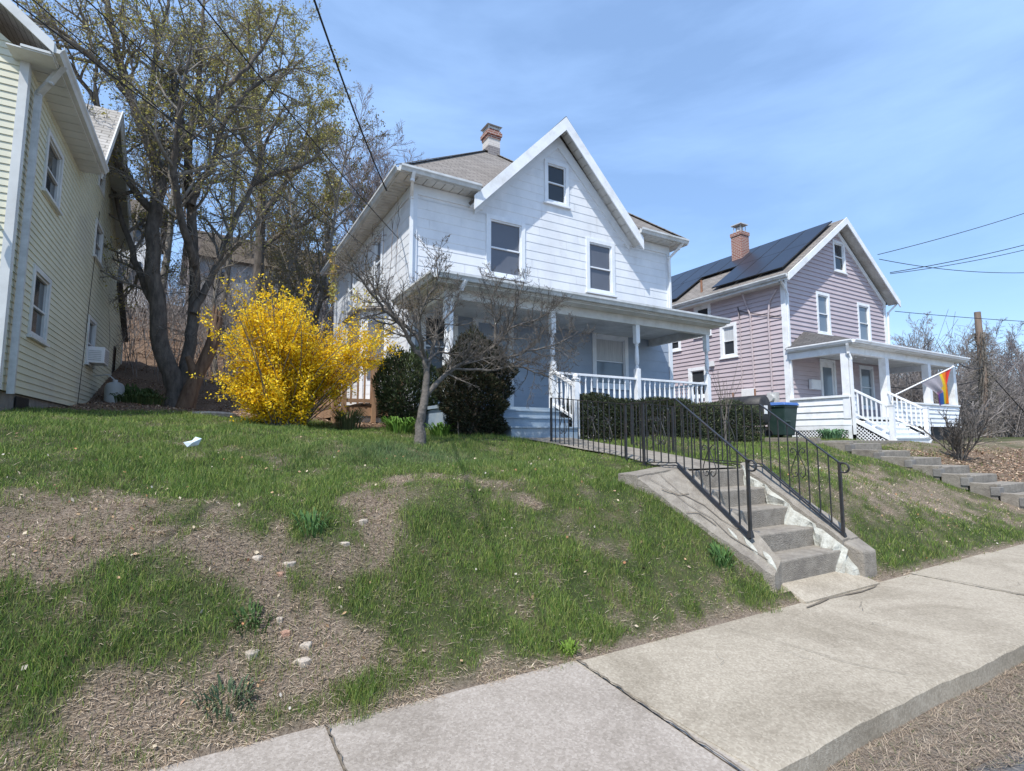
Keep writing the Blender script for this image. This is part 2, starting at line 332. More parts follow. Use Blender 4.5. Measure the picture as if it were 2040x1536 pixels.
# value noise for patch shapes
_g = rng.random((64, 64))
def vnoise(x, y, s):
    x = np.asarray(x)*s+100.3; y = np.asarray(y)*s+57.7
    xi = np.floor(x).astype(int); yi = np.floor(y).astype(int); fx = x-xi; fy = y-yi; fx = fx*fx*(3-2*fx); fy = fy*fy*(3-2*fy)
    g = lambda a, b: _g[a % 64, b % 64]
    return (g(xi,yi)*(1-fx)+g(xi+1,yi)*fx)*(1-fy)+(g(xi,yi+1)*(1-fx)+g(xi+1,yi+1)*fx)*fy
def fbm(x, y, s): return .5*vnoise(x,y,s)+.28*vnoise(x,y,s*2.1)+.15*vnoise(x,y,s*4.3)+.07*vnoise(x,y,s*9)
DRY = [(-.75,4.62,.70,.36,.9),(-.15,4.55,.45,.30,.75),(-1.4,5.0,.8,.25,.7),(.1,4.3,.3,.18,.5),(-.1,3.5,.75,.20,.9),(-.7,3.45,.7,.2,.7),(.5,3.62,.42,.3,1.),(.55,4.05,.16,.4,.9),
       (.75,4.25,.35,.14,.7),(1.15,4.5,.2,.3,.8),(1.35,4.8,.35,.16,.75),(1.9,5.12,.6,.12,.7),(2.6,4.95,.35,.12,.5),(2.75,4.6,.35,.11,.45),(2.3,3.75,.3,.1,.3),
       (1.3,3.5,.35,.12,.35),(8.6,4.5,1.2,.5,.65),(10.5,4.6,2.0,.6,.75),(10.4,5.6,1.5,.45,.65),(12,4.0,1.5,.4,.5),(8.0,5.2,.7,.4,.5),(7.4,4.1,.4,.3,.35)]
def dryness(x, y):
    d = np.zeros_like(np.asarray(x, float))
    wx = (fbm(x, y, 1.6)-.5)*.5; wy = (fbm(x+31, y+17, 1.6)-.5)*.4
    for cx, cy, rx, ry, a in DRY:
        q = ((x+wx-cx)/rx)**2+((y+wy-cy)/ry)**2
        d = np.maximum(d, a*sst(2.1, .2, q))
    d = np.maximum(d, .9*sst(3.36, 3.22, y+.12*(fbm(x,y,3)-.5)))
    d = np.maximum(d, .95*sst(14.5, 15.3, x)*sst(8.4, 7.6, y)*sst(3.2,4,y)*.7)
    d += .85*(fbm(x, y, 2.6)-.50)+.75*(vnoise(x, y, 5.3)-.5)+.7*(vnoise(x, y, 12.)-.5)
    return np.clip(d, 0, 1)
def leafzone(x, y):
    b = 12.4 + 1.2*(fbm(x, y, .5)-.5) + np.where(x < 1.8, -.2, 0)
    l = sst(b-.5, b+.8, y)*sst(24, 16, x)
    bed = sst(10.0, 10.5, y)*sst(1.9, 2.5, x)*sst(4.2, 3.9, x)            # bed beside the house
    bed2 = np.maximum(bed, sst(12.6,13.2,x)*sst(15.2,14.6,x)*0)
    soil = sst(14.3, 14.6, x)*sst(3.4, 4.0, y)*sst(7.0, 6.2, y)*sst(30, 24, x)*.65
    return np.clip(np.maximum(np.maximum(l, bed2), soil), 0, 1)
def axis(a, b, fine0, fine1, step, grow=1.22):
    xs = list(np.arange(fine0, fine1, step)); s = step; x = fine0
    L = []
    while x > a: s *= grow; x -= s; L.append(x)
    R = []; s = step; x = xs[-1]
    while x < b: s *= grow; x += s; R.append(x)
    return np.array(L[::-1]+xs+R)
gx = axis(-500, 700, -4, 16, .11); gy = axis(-400, 700, 3.12, 14, .11)
gy = np.sort(np.concatenate([gy[(gy < 1.4) | (gy > 3.1)], [1.70, 1.72, 3.0]]))
X, Y = np.meshgrid(gx, gy); Z = terr(X, Y)
nx, ny = len(gx), len(gy); idx = np.arange(nx*ny).reshape(ny, nx)
FQ = np.stack([idx[:-1,:-1], idx[:-1,1:], idx[1:,1:], idx[1:,:-1]], -1).reshape(-1, 4)
cc = np.zeros((nx*ny, 3)); cc[:, 0] = leafzone(X, Y).ravel(); cc[:, 1] = np.where(Y < 3.3, 1, dryness(X, Y)).ravel()
g = npmesh('ground', np.stack([X, Y, Z], -1).reshape(-1, 3), [FQ], 'ground_soil', colors=cc, smooth=True); tag(g, kind='structure')

# road and sidewalk
r = MB(); ex = np.linspace(-60, 120, 200)
edge = 1.43+.08*np.sin(ex*1.3)+.07*np.sin(ex*3.7+1)
for i in range(len(ex)-1):
    r.quad((ex[i], -60, -.16), (ex[i+1], -60, -.16), (ex[i+1], edge[i+1], -.16), (ex[i], edge[i], -.16))
tag(r.build('road', 'asphalt'), kind='structure')
def slab_pts(x0, x1, z, y0, y1, n=14):
    pass
sw = MB()
joints = [-8, -6.4, -4.8, -3.2, -1.6, .66, 2.40, 7.3, 9.6, 11.9, 14.2, 17, 20, 23, 26, 30, 35, 40, 50, 60]
# each slab: bevelled, slightly tilted, slightly irregular kerb face
for a, b in zip(joints[:-1], joints[1:]):
    n = max(4, int((b-a)/.12)); g0 = .008; xs = np.linspace(a+g0, b-g0, n)
    sk = 0.10 if a == 2.40 or b == 2.40 else 0   # joint runs a little askew
    dz = random.uniform(-.006, .006)
    for i in range(n-1):
        x0, x1 = xs[i], xs[i+1]
        def rowp(x, k):
            jit = .012*math.sin(x*2.1)+.005*math.sin(x*6.3)
            yk = [1.735+jit, 1.74+jit*1.1, 1.755+jit, 3.24][k]; zk = [-.20, -.012+.004*math.sin(x*31), 0., .0][k]
            off = -sk*(1-(yk-1.7)/1.5) if abs(x-2.40) < .02 else 0
            return (x+off, yk, zk+dz)
        for k in range(3):
            sw.quad(rowp(x0, k), rowp(x1, k), rowp(x1, k+1), rowp(x0, k+1))
    for x in (a+g0, b-g0):
        sw.quad((x,1.74,-.20),(x,3.24,-.20),(x,3.24,0+dz),(x,1.755,0+dz))
tag(sw.build('sidewalk', 'sidewalk_concrete'), kind='structure')
J_ = random.Random(5)
jf = MB(); jf.quad((-60,1.76,-.012),(60,1.76,-.012),(60,3.2,-.012),(-60,3.2,-.012))
tag(jf.build('sidewalk_joint_soil', 'crack'), kind='structure')
# cracks across the sidewalk by the steps
ck = MB()
def crack(pts, z, wd=.012):
    for (a, b) in zip(pts[:-1], pts[1:]):
        a = Vector((*a, z)); b = Vector((*b, z)); d = (b-a).normalized(); s = Vector((-d.y, d.x, 0))*wd*random.uniform(.4, 1)
        ck.quad(a-s, b-s, b+s, a+s)
crack([(5.0,3.08),(5.2,3.1),(5.45,3.14),(5.75,3.12),(6.0,3.1),(6.3,3.12),(6.55,3.2)], .006, .016)
crack([(7.35,3.0),(7.36,2.7),(7.33,2.4),(7.31,2.0)], .006, .006)
crack([(3.9,3.1),(4.0,2.6),(4.05,2.2),(4.2,1.9)], .006, .003)
for xj, w_ in ((2.40,.009),(.66,.006),(7.3,.004),(9.6,.008),(11.9,.008)):
    crack([(xj+J_.uniform(-.012,.012)-(.10*(1-(y-1.7)/1.5) if xj == 2.40 else 0), y) for y in np.linspace(1.77, 3.22, 30)], .0125, w_)
for q in range(5):
    x0_ = J_.uniform(.5, 8); y0_ = J_.uniform(1.8, 3.0); P_ = [(x0_, y0_)]
    for k in range(7): P_.append((P_[-1][0]+J_.uniform(-.03,.09), P_[-1][1]+J_.uniform(-.05,.05)))
    crack([p for p in P_ if 1.77 < p[1] < 3.2], .010, .0022)
tag(ck.build('sidewalk_crack', 'crack'), kind='structure')
ap = MB(); ap.hexa([(5.12,3.16,-.1),(6.5,3.16,-.1),(6.5,3.5,-.1),(5.12,3.5,-.1)], [(5.12,3.16,.012),(6.5,3.16,.012),(6.42,3.5,.12),(5.2,3.5,.12)])
tag(ap.build('apron', 'sidewalk_concrete'), kind='structure')
# front walk from the steps to the porch
pt = MB(); ys = np.linspace(4.72, 8.32, 20)
for i in range(19):
    wv = lambda y: .55+.02*math.sin(y*5)
    a, b = ys[i], ys[i+1]
    P = lambda y, s: (float(path_x(y))+s*wv(y), y, float(path_z(y))+.035)
    pt.quad(P(a,-1), P(a,1), P(b,1), P(b,-1))
tag(pt.build('front_path', 'concrete'), kind='structure')
# paved strip far to the right of the pink house
st = MB(); 
def terr1(x, y): return float(terr(x, y))
for i in range(20):
    xa, xb = 26+i*3, 29+i*3
    st.quad((xa, 10.0, terr1(xa,10.0)+.03), (xb, 10.0, terr1(xb,10)+.03), (xb, 12.5, terr1(xb,12.5)+.03), (xa, 12.5, terr1(xa,12.5)+.03))
tag(st.build('side_street', 'pale_road'), kind='structure')

# ------------------------------------------------------------------ frames, siding and windows
class Fr:
    """wall frame: O origin, U direction along the wall, n outward normal; p(u, z, off)"""
    def __init__(s, O, U, n): s.O = Vector(O); s.U = Vector(U); s.n = Vector(n)
    def p(s, u, z, o=0): q = s.O + s.U*u + s.n*o; return (q.x, q.y, z)
    def box(s, mb, u0, u1, z0, z1, o0, o1):
        b = [s.p(u0,z0,o0), s.p(u1,z0,o0), s.p(u1,z0,o1), s.p(u0,z0,o1)]; t = [s.p(u0,z1,o0), s.p(u1,z1,o0), s.p(u1,z1,o1), s.p(u0,z1,o1)]
        mb.hexa(b, t)
def extent(poly, z):
    us = []
    for i in range(len(poly)):
        (u0, z0), (u1, z1) = poly[i], poly[(i+1) % len(poly)]
        if (z0 <= z < z1) or (z1 <= z < z0): us.append(u0+(u1-u0)*(z-z0)/(z1-z0))
    return (min(us), max(us)) if len(us) >= 2 else None
def siding(mb, fr, poly, openings, course, proud, panel=None):
    zmin = min(p[1] for p in poly); zmax = max(p[1] for p in poly)
    brk = set([zmin, zmax]); k = 0
    while zmin+k*course < zmax: brk.add(round(zmin+k*course, 5)); k += 1
    for p in poly: brk.add(p[1])
    for o in openings:
        for z in o[2:4]:
            if zmin < z < zmax: brk.add(z)
    brk = sorted(brk)
    for za, zb in zip(brk[:-1], brk[1:]):
        if zb-za < .002: continue
        ea = extent(poly, za+1e-4); eb = extent(poly, zb-1e-4)
        if not ea or not eb: continue
        kk = math.floor((za-zmin+1e-4)/course); zc = zmin+kk*course
        oa = proud*(1-(za-zc)/course); ob = proud*(1-(zb-zc)/course)
        iv = [((ea[0], eb[0]), (ea[1], eb[1]))]
        for (u0, u1, z0, z1) in openings:
            if z1 <= za+1e-4 or z0 >= zb-1e-4: continue
            nv = []
            for (l, r_) in iv:
                if u1 <= min(l) or u0 >= max(r_): nv.append((l, r_)); continue
                if u0 > max(l): nv.append((l, (u0, u0)))
                if u1 < min(r_): nv.append(((u1, u1), r_))
            iv = nv
        if panel:
            rr = random.Random(kk*7+3); nv = []
            js = []; u = min(p[0] for p in poly) + rr.uniform(.1, panel)
            while u < max(p[0] for p in poly): js.append(u); u += panel*rr.choice((1, 1, .5, 1.5))
            for (l, r_) in iv:
                cur = l
                for j in js:
                    if j > max(cur)+.08 and j < min(r_)-.08: nv.append((cur, (j-.0025, j-.0025))); cur = (j+.0025, j+.0025)
                nv.append((cur, r_))
            iv = nv
        for (l, r_) in iv:
            mb.quad(fr.p(l[0], za, oa), fr.p(r_[0], za, oa), fr.p(r_[1], zb, ob), fr.p(l[1], zb, ob))
            if abs(za-zc) < 1e-3: mb.quad(fr.p(l[0], za, -.004), fr.p(r_[0], za, -.004), fr.p(r_[0], za, proud), fr.p(l[0], za, proud))
def backing(mb, fr, poly, o=-.1):
    mb.quad(*[fr.p(u, z, o) for u, z in poly])
def window(parent, fr, u0, u1, z0, z1, cw=.1, trim='white_trim', glass='glass_dark', label=None, sill=True, curtain=False, split=.5, deep=.03, name='window'):
    """casing outline u0..u1, z0..z1; children sash, pane, sill"""
    m = MB(); pr = .035
    fr.box(m, u0, u0+cw, z0, z1, -.06, pr); fr.box(m, u1-cw, u1, z0, z1, -.06, pr); fr.box(m, u0+cw, u1-cw, z1-cw, z1, -.06, pr-.002)
    fr.box(m, u0+cw, u1-cw, z0, z0+cw*.7, -.06, pr-.002)
    o = m.build(name, trim, parent, bevel=.004)
    if label: o['label'] = label
    a, b, c, d = u0+cw, u1-cw, z0+cw*.7, z1-cw; s = .035; mid = c+(d-c)*split
    m = MB()
    fr.box(m, a, a+s, c, d, -.055, -.0); fr.box(m, b-s, b, c, d, -.055, -.0); fr.box(m, a+s, b-s, d-s, d, -.055, -.001); fr.box(m, a+s, b-s, c, c+s, -.055, -.001); fr.box(m, a+s, b-s, mid-s/2, mid+s/2, -.055, .002)
    m.build('sash', trim, o)
    m = MB(); m.quad(fr.p(a, c, -.04), fr.p(b, c, -.04), fr.p(b, d, -.04), fr.p(a, d, -.04)); m.build('pane', glass, o)
    if curtain:
        m = MB(); n = 14
        for i in range(n):
            t0, t1 = i/n, (i+1)/n; w0 = .006*math.sin(i*1.9); w1 = .006*math.sin((i+1)*1.9)
            m.quad(fr.p(a+s+(b-a-2*s)*t0, mid+.03, -.036+w0*.1), fr.p(a+s+(b-a-2*s)*t1, mid+.03, -.036+w1*.1), fr.p(a+s+(b-a-2*s)*t1, d-s, -.036+w1*.1), fr.p(a+s+(b-a-2*s)*t0, d-s, -.036+w0*.1))
        m.build('curtain', 'curtain', o)
    if sill:
        m = MB(); fr.box(m, u0-.04, u1+.04, z0-.05, z0, -.02, .075); m.build('sill', trim, o, bevel=.004)
    return o
def gutter(mb, a, b, out, h=.12, w=.12):
    a = Vector(a); b = Vector(b); out = Vector(out).normalized(); z = Vector((0,0,1))
    prof = [(0,0),(0,-h),(w*.55,-h),(w*.75,-h*.6),(w,-h*.35),(w,0),(w-.01,0),(w-.01,-h*.3),(w*.7,-h*.5),(.012,-h*.5),(.012,0)]
    mb.prism([a+out*p+z*q for p, q in prof], b-a)
def roofquad(mb, a, b, c, d, th=.05):
    """a,b along the eave, c,d above; UV in metres"""
    a, b, c, d = map(Vector, (a, b, c, d)); u = (b-a).normalized(); nrm = (b-a).cross(d-a)
    if nrm.length < 1e-6: nrm = (b-a).cross(c-a)
    nrm.normalize()
    if nrm.z < 0: nrm = -nrm
    v = nrm.cross(u)
    pts = [a, b, c, d] if (c-d).length > 1e-4 else [a, b, c]
    uv = [((p-a).dot(u), (p-a).dot(v)) for p in pts]
    mb.quad(*pts, uv=uv)
    lo = [p-nrm*th for p in pts]; mb.quad(*lo[::-1], uv=uv[::-1])
    k = len(pts)
    for i in range(k):
        j = (i+1) % k; mb.quad(pts[i], lo[i], lo[j], pts[j], uv=[(0,0),(0,.05),(1,.05),(1,0)])
def roofpoly(mb, pts, th=.05):
    pts = [Vector(p) for p in pts]; u = (pts[1]-pts[0]).normalized(); nrm = (pts[1]-pts[0]).cross(pts[-1]-pts[0]).normalized()
    if nrm.z < 0: nrm = -nrm
    v = nrm.cross(u); uv = [((p-pts[0]).dot(u), (p-pts[0]).dot(v)) for p in pts]
    mb.quad(*pts, uv=uv); lo = [p-nrm*th for p in pts]; mb.quad(*lo[::-1], uv=uv[::-1])
    for i in range(len(pts)): j = (i+1) % len(pts); mb.quad(pts[i], lo[i], lo[j], pts[j], uv=[(0,0),(0,.05),(1,.05),(1,0)])
def soffit_grooved(mb, fr, u0, u1, z, o0, o1, step=.22):
    u = u0
    while u < u1-.01:
        e = min(u+step-.02, u1); fr.box(mb, u, e, z, z+.02, o0, o1); u += step
    fr.box(mb, u0, u1, z+.021, z+.035, o0, o1)

# ================================================================== WHITE HOUSE
wx0, wx1, wy0, wy1 = 3.77, 11.78, 11.0, 18.8
zg, zf, ze = 1.7, 2.2, 7.32           # ground, floor, soffit
H = thing('white_house', 'white two storey house with a steep front gable and a railed front porch', 'house', (7.7, 14.8, 1.8))
fF = Fr((0, wy0, 0), (1,0,0), (0,-1,0)); fL = Fr((wx0, 0, 0), (0,1,0), (-1,0,0)); fR = Fr((wx1, 0, 0), (0,1,0), (1,0,0)); fB = Fr((0, wy1, 0), (1,0,0), (0,1,0))
gpk, gxc, ghw = 9.72, 7.75, 2.45
wins_up = [(5.62, 6.72, 5.50, 7.02), (8.66, 9.66, 5.52, 7.02)]; win_at = (7.32, 8.10, 7.72, 8.90)
polyU = [(wx0, 5.0), (wx1, 5.0), (wx1, 7.3), (gxc+ghw-.0, 7.3), (gxc, gpk), (gxc-ghw, 7.3), (wx0, 7.3)]
m = MB(); ops = [(a+.02,b-.02,c+.02,d-.02) for a,b,c,d in wins_up+[win_at]]
siding(m, fF, polyU, ops, .222, .007, panel=1.22)
siding(m, fL, [(wy0,2.0),(wy1,2.0),(wy1,7.3),(wy0,7.3)], [(13.3,14.05,5.6,7.0),(16.4,17.1,5.6,7.0),(12.7,15.0,2.45,4.85)], .222, .006, panel=1.22)
backing(m, fF, polyU); backing(m, fL, [(wy0,1.6),(wy1,1.6),(wy1,7.3),(wy0,7.3)]); backing(m, fR, [(wy0,1.6),(wy1,1.6),(wy1,7.3),(wy0,7.3)], 0); backing(m, fB, [(wx0,1.6),(wx1,1.6),(wx1,7.3),(wx0,7.3)], 0)
m.build('wall', 'white_siding', H)
m = MB(); polyP = [(wx0,2.0),(wx1,2.0),(wx1,5.05),(wx0,5.05)]
pwin = (8.82, 10.08, 2.95, 4.42); pdoor = (5.28, 6.38, 2.2, 4.45); pwin2 = (4.0, 4.9, 2.9, 4.42)
siding(m, fF, polyP, [(a+.02,b-.02,c+.02,d-.02) for a,b,c,d in (pwin,pdoor,pwin2)], .30, .008)
backing(m, fF, [(wx0,1.6),(wx1,1.6),(wx1,5.0),(wx0,5.0)], -.101)
m.build('porch_wall', 'porch_blue', H)
# trim: corner boards, frieze
m = MB()
fF.box(m, wx0-.035, wx0+.10, 1.75, 7.08, -.02, .034); fF.box(m, wx1-.10, wx1+.03, 1.75, 7.08, -.02, .034)
fL.box(m, wy0+.0, wy0+.10, 1.75, 7.08, -.02, .031); fL.box(m, wy1-.12, wy1, 2.0, 7.08, -.02, .031)
fF.box(m, wx0-.035, gxc-ghw+.22, 7.08, 7.31, -.02, .036); fF.box(m, gxc+ghw-.22, wx1+.03, 7.08, 7.31, -.02, .036); fL.box(m, wy0, wy1, 7.08, 7.31, -.02, .033)
for s in (-1, 1):    # rake frieze boards on the gable wall
    a = (gxc+s*(ghw+.0), 7.09); b = (gxc, gpk-.12+.0)
    n = Vector((s*(gpk-7.3), 0, ghw)).normalized()
    P = [fF.p(a[0], 7.20, .0), fF.p(b[0], gpk-.10, .0), fF.p(b[0], gpk-.42, .0), fF.p(a[0]-s*.0, 6.93, .0)]
    m.prism(P, (0, -.045, 0))
m.build('trim', 'white_trim', H)
# roof: hip, with front gable
ex0, ex1, ey0, ey1, zE = wx0-.44, wx1+.34, wy0-.42, wy1+.42, 7.45
yr = (ey0+ey1)/2; rise = 3.62; rx0, rx1 = ex0+(yr-ey0)*.96, ex1-(yr-ey0)*.96
zr = zE+rise
m = MB()
kk_ = rise/(yr-ey0); gzz, ghh = 9.98, 2.62*(1-(7.45-7.16)/(9.98-7.16)); yv = ey0+(gzz-zE)/kk_
roofpoly(m, [(ex0,ey0,zE), (7.75-ghh,ey0,zE), (7.75,yv,gzz), (7.75,yr,zr), (rx0,yr,zr)])
roofpoly(m, [(7.75+ghh,ey0,zE), (ex1,ey0,zE), (rx1,yr,zr), (7.75,yr,zr), (7.75,yv,gzz)])
roofquad(m, (ex1,ey1,zE), (ex0,ey1,zE), (rx0,yr,zr), (rx1,yr,zr))
roofquad(m, (ex0,ey1,zE), (ex0,ey0,zE), (rx0,yr,zr), (rx0,yr,zr))
roofquad(m, (ex1,ey0,zE), (ex1,ey1,zE), (rx1,yr,zr), (rx1,yr,zr))
for A, B in (((ex0,ey0,zE),(rx0,yr,zr)), ((rx0,yr,zr),(rx1,yr,zr)), ((ex1,ey0,zE),(rx1,yr,zr))):
    m.beam(Vector(A)+Vector((0,0,.02)), Vector(B)+Vector((0,0,.012)), .2, .02)
gf = wy0-.42; gz = 9.86+.0; gh = 2.62; gyb = 13.6
for s in (-1, 1):
    A = (gxc+s*gh, gf, 7.16); B = (gxc+s*gh, gyb, 7.16); 
    roofpoly(m, [A, (gxc+s*gh, wy0-.02, 7.16), (gxc+s*ghh, wy0+.05, 7.45), (gxc, yv, gzz), (gxc, gf, gz+.12)])
roof = m.build('roof', 'shingle_gray', H)
# soffits
m = MB()
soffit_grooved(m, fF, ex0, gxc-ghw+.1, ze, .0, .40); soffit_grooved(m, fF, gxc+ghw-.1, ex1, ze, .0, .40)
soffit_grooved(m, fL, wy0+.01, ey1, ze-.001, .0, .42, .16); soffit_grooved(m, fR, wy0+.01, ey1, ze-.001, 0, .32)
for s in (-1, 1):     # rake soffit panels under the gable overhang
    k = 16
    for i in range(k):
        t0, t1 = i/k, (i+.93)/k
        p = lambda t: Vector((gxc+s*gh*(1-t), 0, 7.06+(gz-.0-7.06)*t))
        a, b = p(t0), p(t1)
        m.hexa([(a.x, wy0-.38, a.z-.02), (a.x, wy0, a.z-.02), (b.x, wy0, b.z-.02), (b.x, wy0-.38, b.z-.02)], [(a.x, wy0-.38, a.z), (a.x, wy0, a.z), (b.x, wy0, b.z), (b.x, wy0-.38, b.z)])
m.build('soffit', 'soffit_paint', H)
# bargeboards
for s in (-1, 1):
    m = MB(); P = [(gxc+s*(gh+.02), gf+.03, 7.20), (gxc, gf+.03, gz+.10), (gxc, gf+.03, gz-.26), (gxc+s*(gh+.02), gf+.03, 6.86)]
    m.prism(P, (0, -.035, 0)); m.build('bargeboard', 'bright_white', H)
# gutters and fascia
for (A, B, out) in (((ex0,ey0,zE),(gxc-gh+.12,ey0,zE),(0,-1,0)), ((gxc+gh-.12,ey0,zE),(ex1,ey0,zE),(0,-1,0)), ((ex0,ey0,zE),(ex0,ey1,zE),(-1,0,0)), ((ex1,ey0,zE),(ex1,ey1,zE),(1,0,0))):
    m = MB(); gutter(m, A, B, out, .13, .11)
    A_ = Vector(A)-Vector(out)*.015; B_ = Vector(B)-Vector(out)*.015
    m.beam(A_-Vector((0,0,.07)), B_-Vector((0,0,.07)), .028, .15)
    m.build('gutter', 'gutter_paint', H)
def spout(path, parent, mat='bright_white', w=.07):
    m = MB()
    for a, b in zip(path[:-1], path[1:]): m.beam(a, b, w, w*.8, up=(0,1,0) if abs(a[2]-b[2]) > .5 else (0,0,1))
    for p in path[1:-1]: m.lathe(p[0], p[1], [(p[2]-.045,.03),(p[2]-.03,.052),(p[2]+.03,.052),(p[2]+.045,.03)], 8)
    m.build('downspout', mat, parent)
spout([(3.62,10.52,7.36),(3.62,10.62,7.2),(3.72,10.93,6.95),(3.72,10.93,4.95)], H)
spout([(11.95,10.52,7.36),(11.9,10.7,7.2),(11.74,10.93,6.95),(11.74,10.93,5.35)], H)
spout([(3.72,18.85,7.36),(3.68,18.75,7.0),(3.68,18.7,2.2)], H)
# chimney
m = MB(); cx, cy = 7.85, 15.0; m.box(cx-.22, cy-.22, 10.6, cx+.22, cy+.22, 11.28); ch = m.build('chimney', 'brick_gray', H)
MB().box(cx-.219, cy-.219, 11.28, cx+.219, cy+.219, 11.55).build('painted_band', 'brick_white', ch)
m = MB(); m.box(cx-.24, cy-.24, 11.55, cx+.24, cy+.24, 11.66); m.box(cx-.275, cy-.275, 11.66, cx+.275, cy+.275, 11.78); m.box(cx-.24, cy-.24, 11.78, cx+.24, cy+.24, 11.84); m.build('brick_top', 'brick_red', ch)
m = MB(); 
for sx in (-1, 1):
    for sy in (-1, 1): m.box(cx+sx*.2-.015, cy+sy*.2-.015, 11.86, cx+sx*.2+.015, cy+sy*.2+.015, 12.0)
m.box(cx-.2, cy-.2, 11.9, cx+.2, cy+.2, 11.98); m.hexa([(cx-.28,cy-.28,12.0),(cx+.28,cy-.28,12.0),(cx+.28,cy+.28,12.0),(cx-.28,cy+.28,12.0)], [(cx-.1,cy-.1,12.12),(cx+.1,cy-.1,12.12),(cx+.1,cy+.1,12.12),(cx-.1,cy+.1,12.12)])
m.build('chimney_cap', 'meter_gray', ch)
# windows
for u in wins_up: window(H, fF, *u, cw=.11, glass='glass_gray', split=.48)
window(H, fF, *win_at, cw=.10, glass='glass_dark', label='small attic window in the gable')
window(H, fL, 13.3, 14.05, 5.6, 7.0, glass='glass_gray'); window(H, fL, 16.4, 17.1, 5.6, 7.0, glass='glass_gray')
window(H, fF, *pwin, cw=.12, glass='glass_pale', label='porch window with pale curtain', curtain=True)
window(H, fF, *pwin2, cw=.10, glass='glass_dark')
# front door
m = MB(); fF.box(m, 5.28, 5.42, 2.2, 4.45, -.05, .04); fF.box(m, 6.24, 6.38, 2.2, 4.45, -.05, .04); fF.box(m, 5.42, 6.24, 4.31, 4.45, -.05, .038); d = m.build('door', 'white_trim', H)
m = MB(); fF.box(m, 5.42, 6.24, 2.22, 4.31, -.05, -.01)
for z0, z1 in ((2.35,2.95),(3.05,4.2)): fF.box(m, 5.52, 6.14, z0, z1, -.012, .0)
m.build('door_leaf', 'porch_blue', d)
MB().lathe(6.16, wy0-.03, [(3.2,.02),(3.23,.03),(3.26,.02)], 8).build('door_knob', 'meter_gray', d)
# bay on the left wall
B_ = MB(); byo = .55
bp = [(wx0,12.7),(wx0-byo,13.1),(wx0-byo,14.6),(wx0,15.0)]
bay = MB(); 
for (a, b) in zip(bp[:-1], bp[1:]):
    dd = Vector((b[0]-a[0], b[1]-a[1], 0)); L = dd.length; dd.normalize(); nn = Vector((-dd.y, dd.x, 0)); nn = nn if nn.x < .3 and nn.dot(Vector((-1,0,0))) > 0 else -nn
    f = Fr((a[0], a[1], 0), dd, nn)
    siding(bay, f, [(0,2.45),(L,2.45),(L,4.7),(0,4.7)], [], .222, .006)
    bay.quad(f.p(0,2.45,-.03), f.p(L,2.45,-.03), f.p(L,4.7,-.03), f.p(0,4.7,-.03))
    f.box(bay, 0, .08, 2.45, 4.72, 0, .03); f.box(bay, L-.08, L, 2.45, 4.72, 0, .03); f.box(bay, 0, L, 4.6, 4.78, 0, .036)
bo = bay.build('bay', 'white_siding', H)
f = Fr((bp[1][0], bp[1][1], 0), (0,1,0), (-1,0,0)); 
for (a, b, u0, u1) in ((bp[0], bp[1], .1, .56), (bp[1], bp[2], .15, .7), (bp[1], bp[2], .8, 1.35)):
    dd = Vector((b[0]-a[0], b[1]-a[1], 0)).normalized(); nn = Vector((-dd.y, dd.x, 0)); nn = nn if nn.x < 0 else -nn
    window(bo, Fr((a[0]+nn.x*.02, a[1]+nn.y*.02, 0), dd, nn), u0, u1, 3.1, 4.5, cw=.06, glass='glass_dark', sill=False) if False else None
m = MB()
for (a, b, u0, u1) in ((bp[0], bp[1], .1, .50), (bp[1], bp[2], .15, .7), (bp[1], bp[2], .8, 1.35)):
    dd = Vector((b[0]-a[0], b[1]-a[1], 0)).normalized(); nn = Vector((-dd.y, dd.x, 0)); nn = nn if nn.x < 0 else -nn
    Fr((a[0], a[1], 0), dd, nn).box(m, u0, u1, 3.05, 4.5, 0, .035)
m.build('bay_window', 'glass_gray', bo)
m = MB(); top = (wx0, 4.98)
rim = [(wx0-.0,12.5),(wx0-byo-.14,13.0),(wx0-byo-.14,14.7),(wx0-.0,15.2)]
for a, b in zip(rim[:-1], rim[1:]):
    roofquad(m, (a[0],a[1],4.78), (b[0],b[1],4.78), (wx0, (b[1]+13.85)/2, 5.05), (wx0, (a[1]+13.85)/2, 5.05), .04)
m.build('bay_roof', 'shingle_gray', bo)
# foundation
m = MB(); m.box(wx0+.03, wy0+.03, 1.2, wx1-.03, wy1-.03, 2.0); m.build('foundation', 'foundation', H)

# porch
py0, px0, px1, pzt = 8.58, 3.40, 11.22, 4.56
m = MB(); zt = 5.42
roofquad(m, (px0,py0,pzt), (px1,py0,pzt), (px1-1.1,wy0-.0,zt), (px0+1.1,wy0,zt), .04)
roofquad(m, (px0,wy0,pzt), (px0,py0,pzt), (px0+1.1,wy0,zt), (px0+1.1,wy0,zt), .04)
roofquad(m, (px1,py0,pzt), (px1,wy0,pzt), (px1-1.1,wy0,zt), (px1-1.1,wy0,zt), .04)
m.build('porch_roof', 'shingle_gray', H)
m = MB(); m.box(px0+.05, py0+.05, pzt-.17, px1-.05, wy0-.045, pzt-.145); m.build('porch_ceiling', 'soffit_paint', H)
m = MB()   # beams
m.box(3.70, 8.93, pzt-.36, 10.98, 9.07, pzt-.172); m.box(3.70, 9.072, pzt-.36, 3.84, wy0-.046, pzt-.172); m.box(10.84, 9.072, pzt-.36, 10.98, wy0-.046, pzt-.172)
m.box(px0+.02, py0+.02, pzt-.145, px1-.02, py0+.045, pzt-.01); m.box(px0+.02, py0+.05, pzt-.145, px0+.045, wy0-.05, pzt-.01); m.box(px1-.045, py0+.05, pzt-.145, px1-.02, wy0-.05, pzt-.01)
m.build('porch_beam', 'soffit_paint', H)
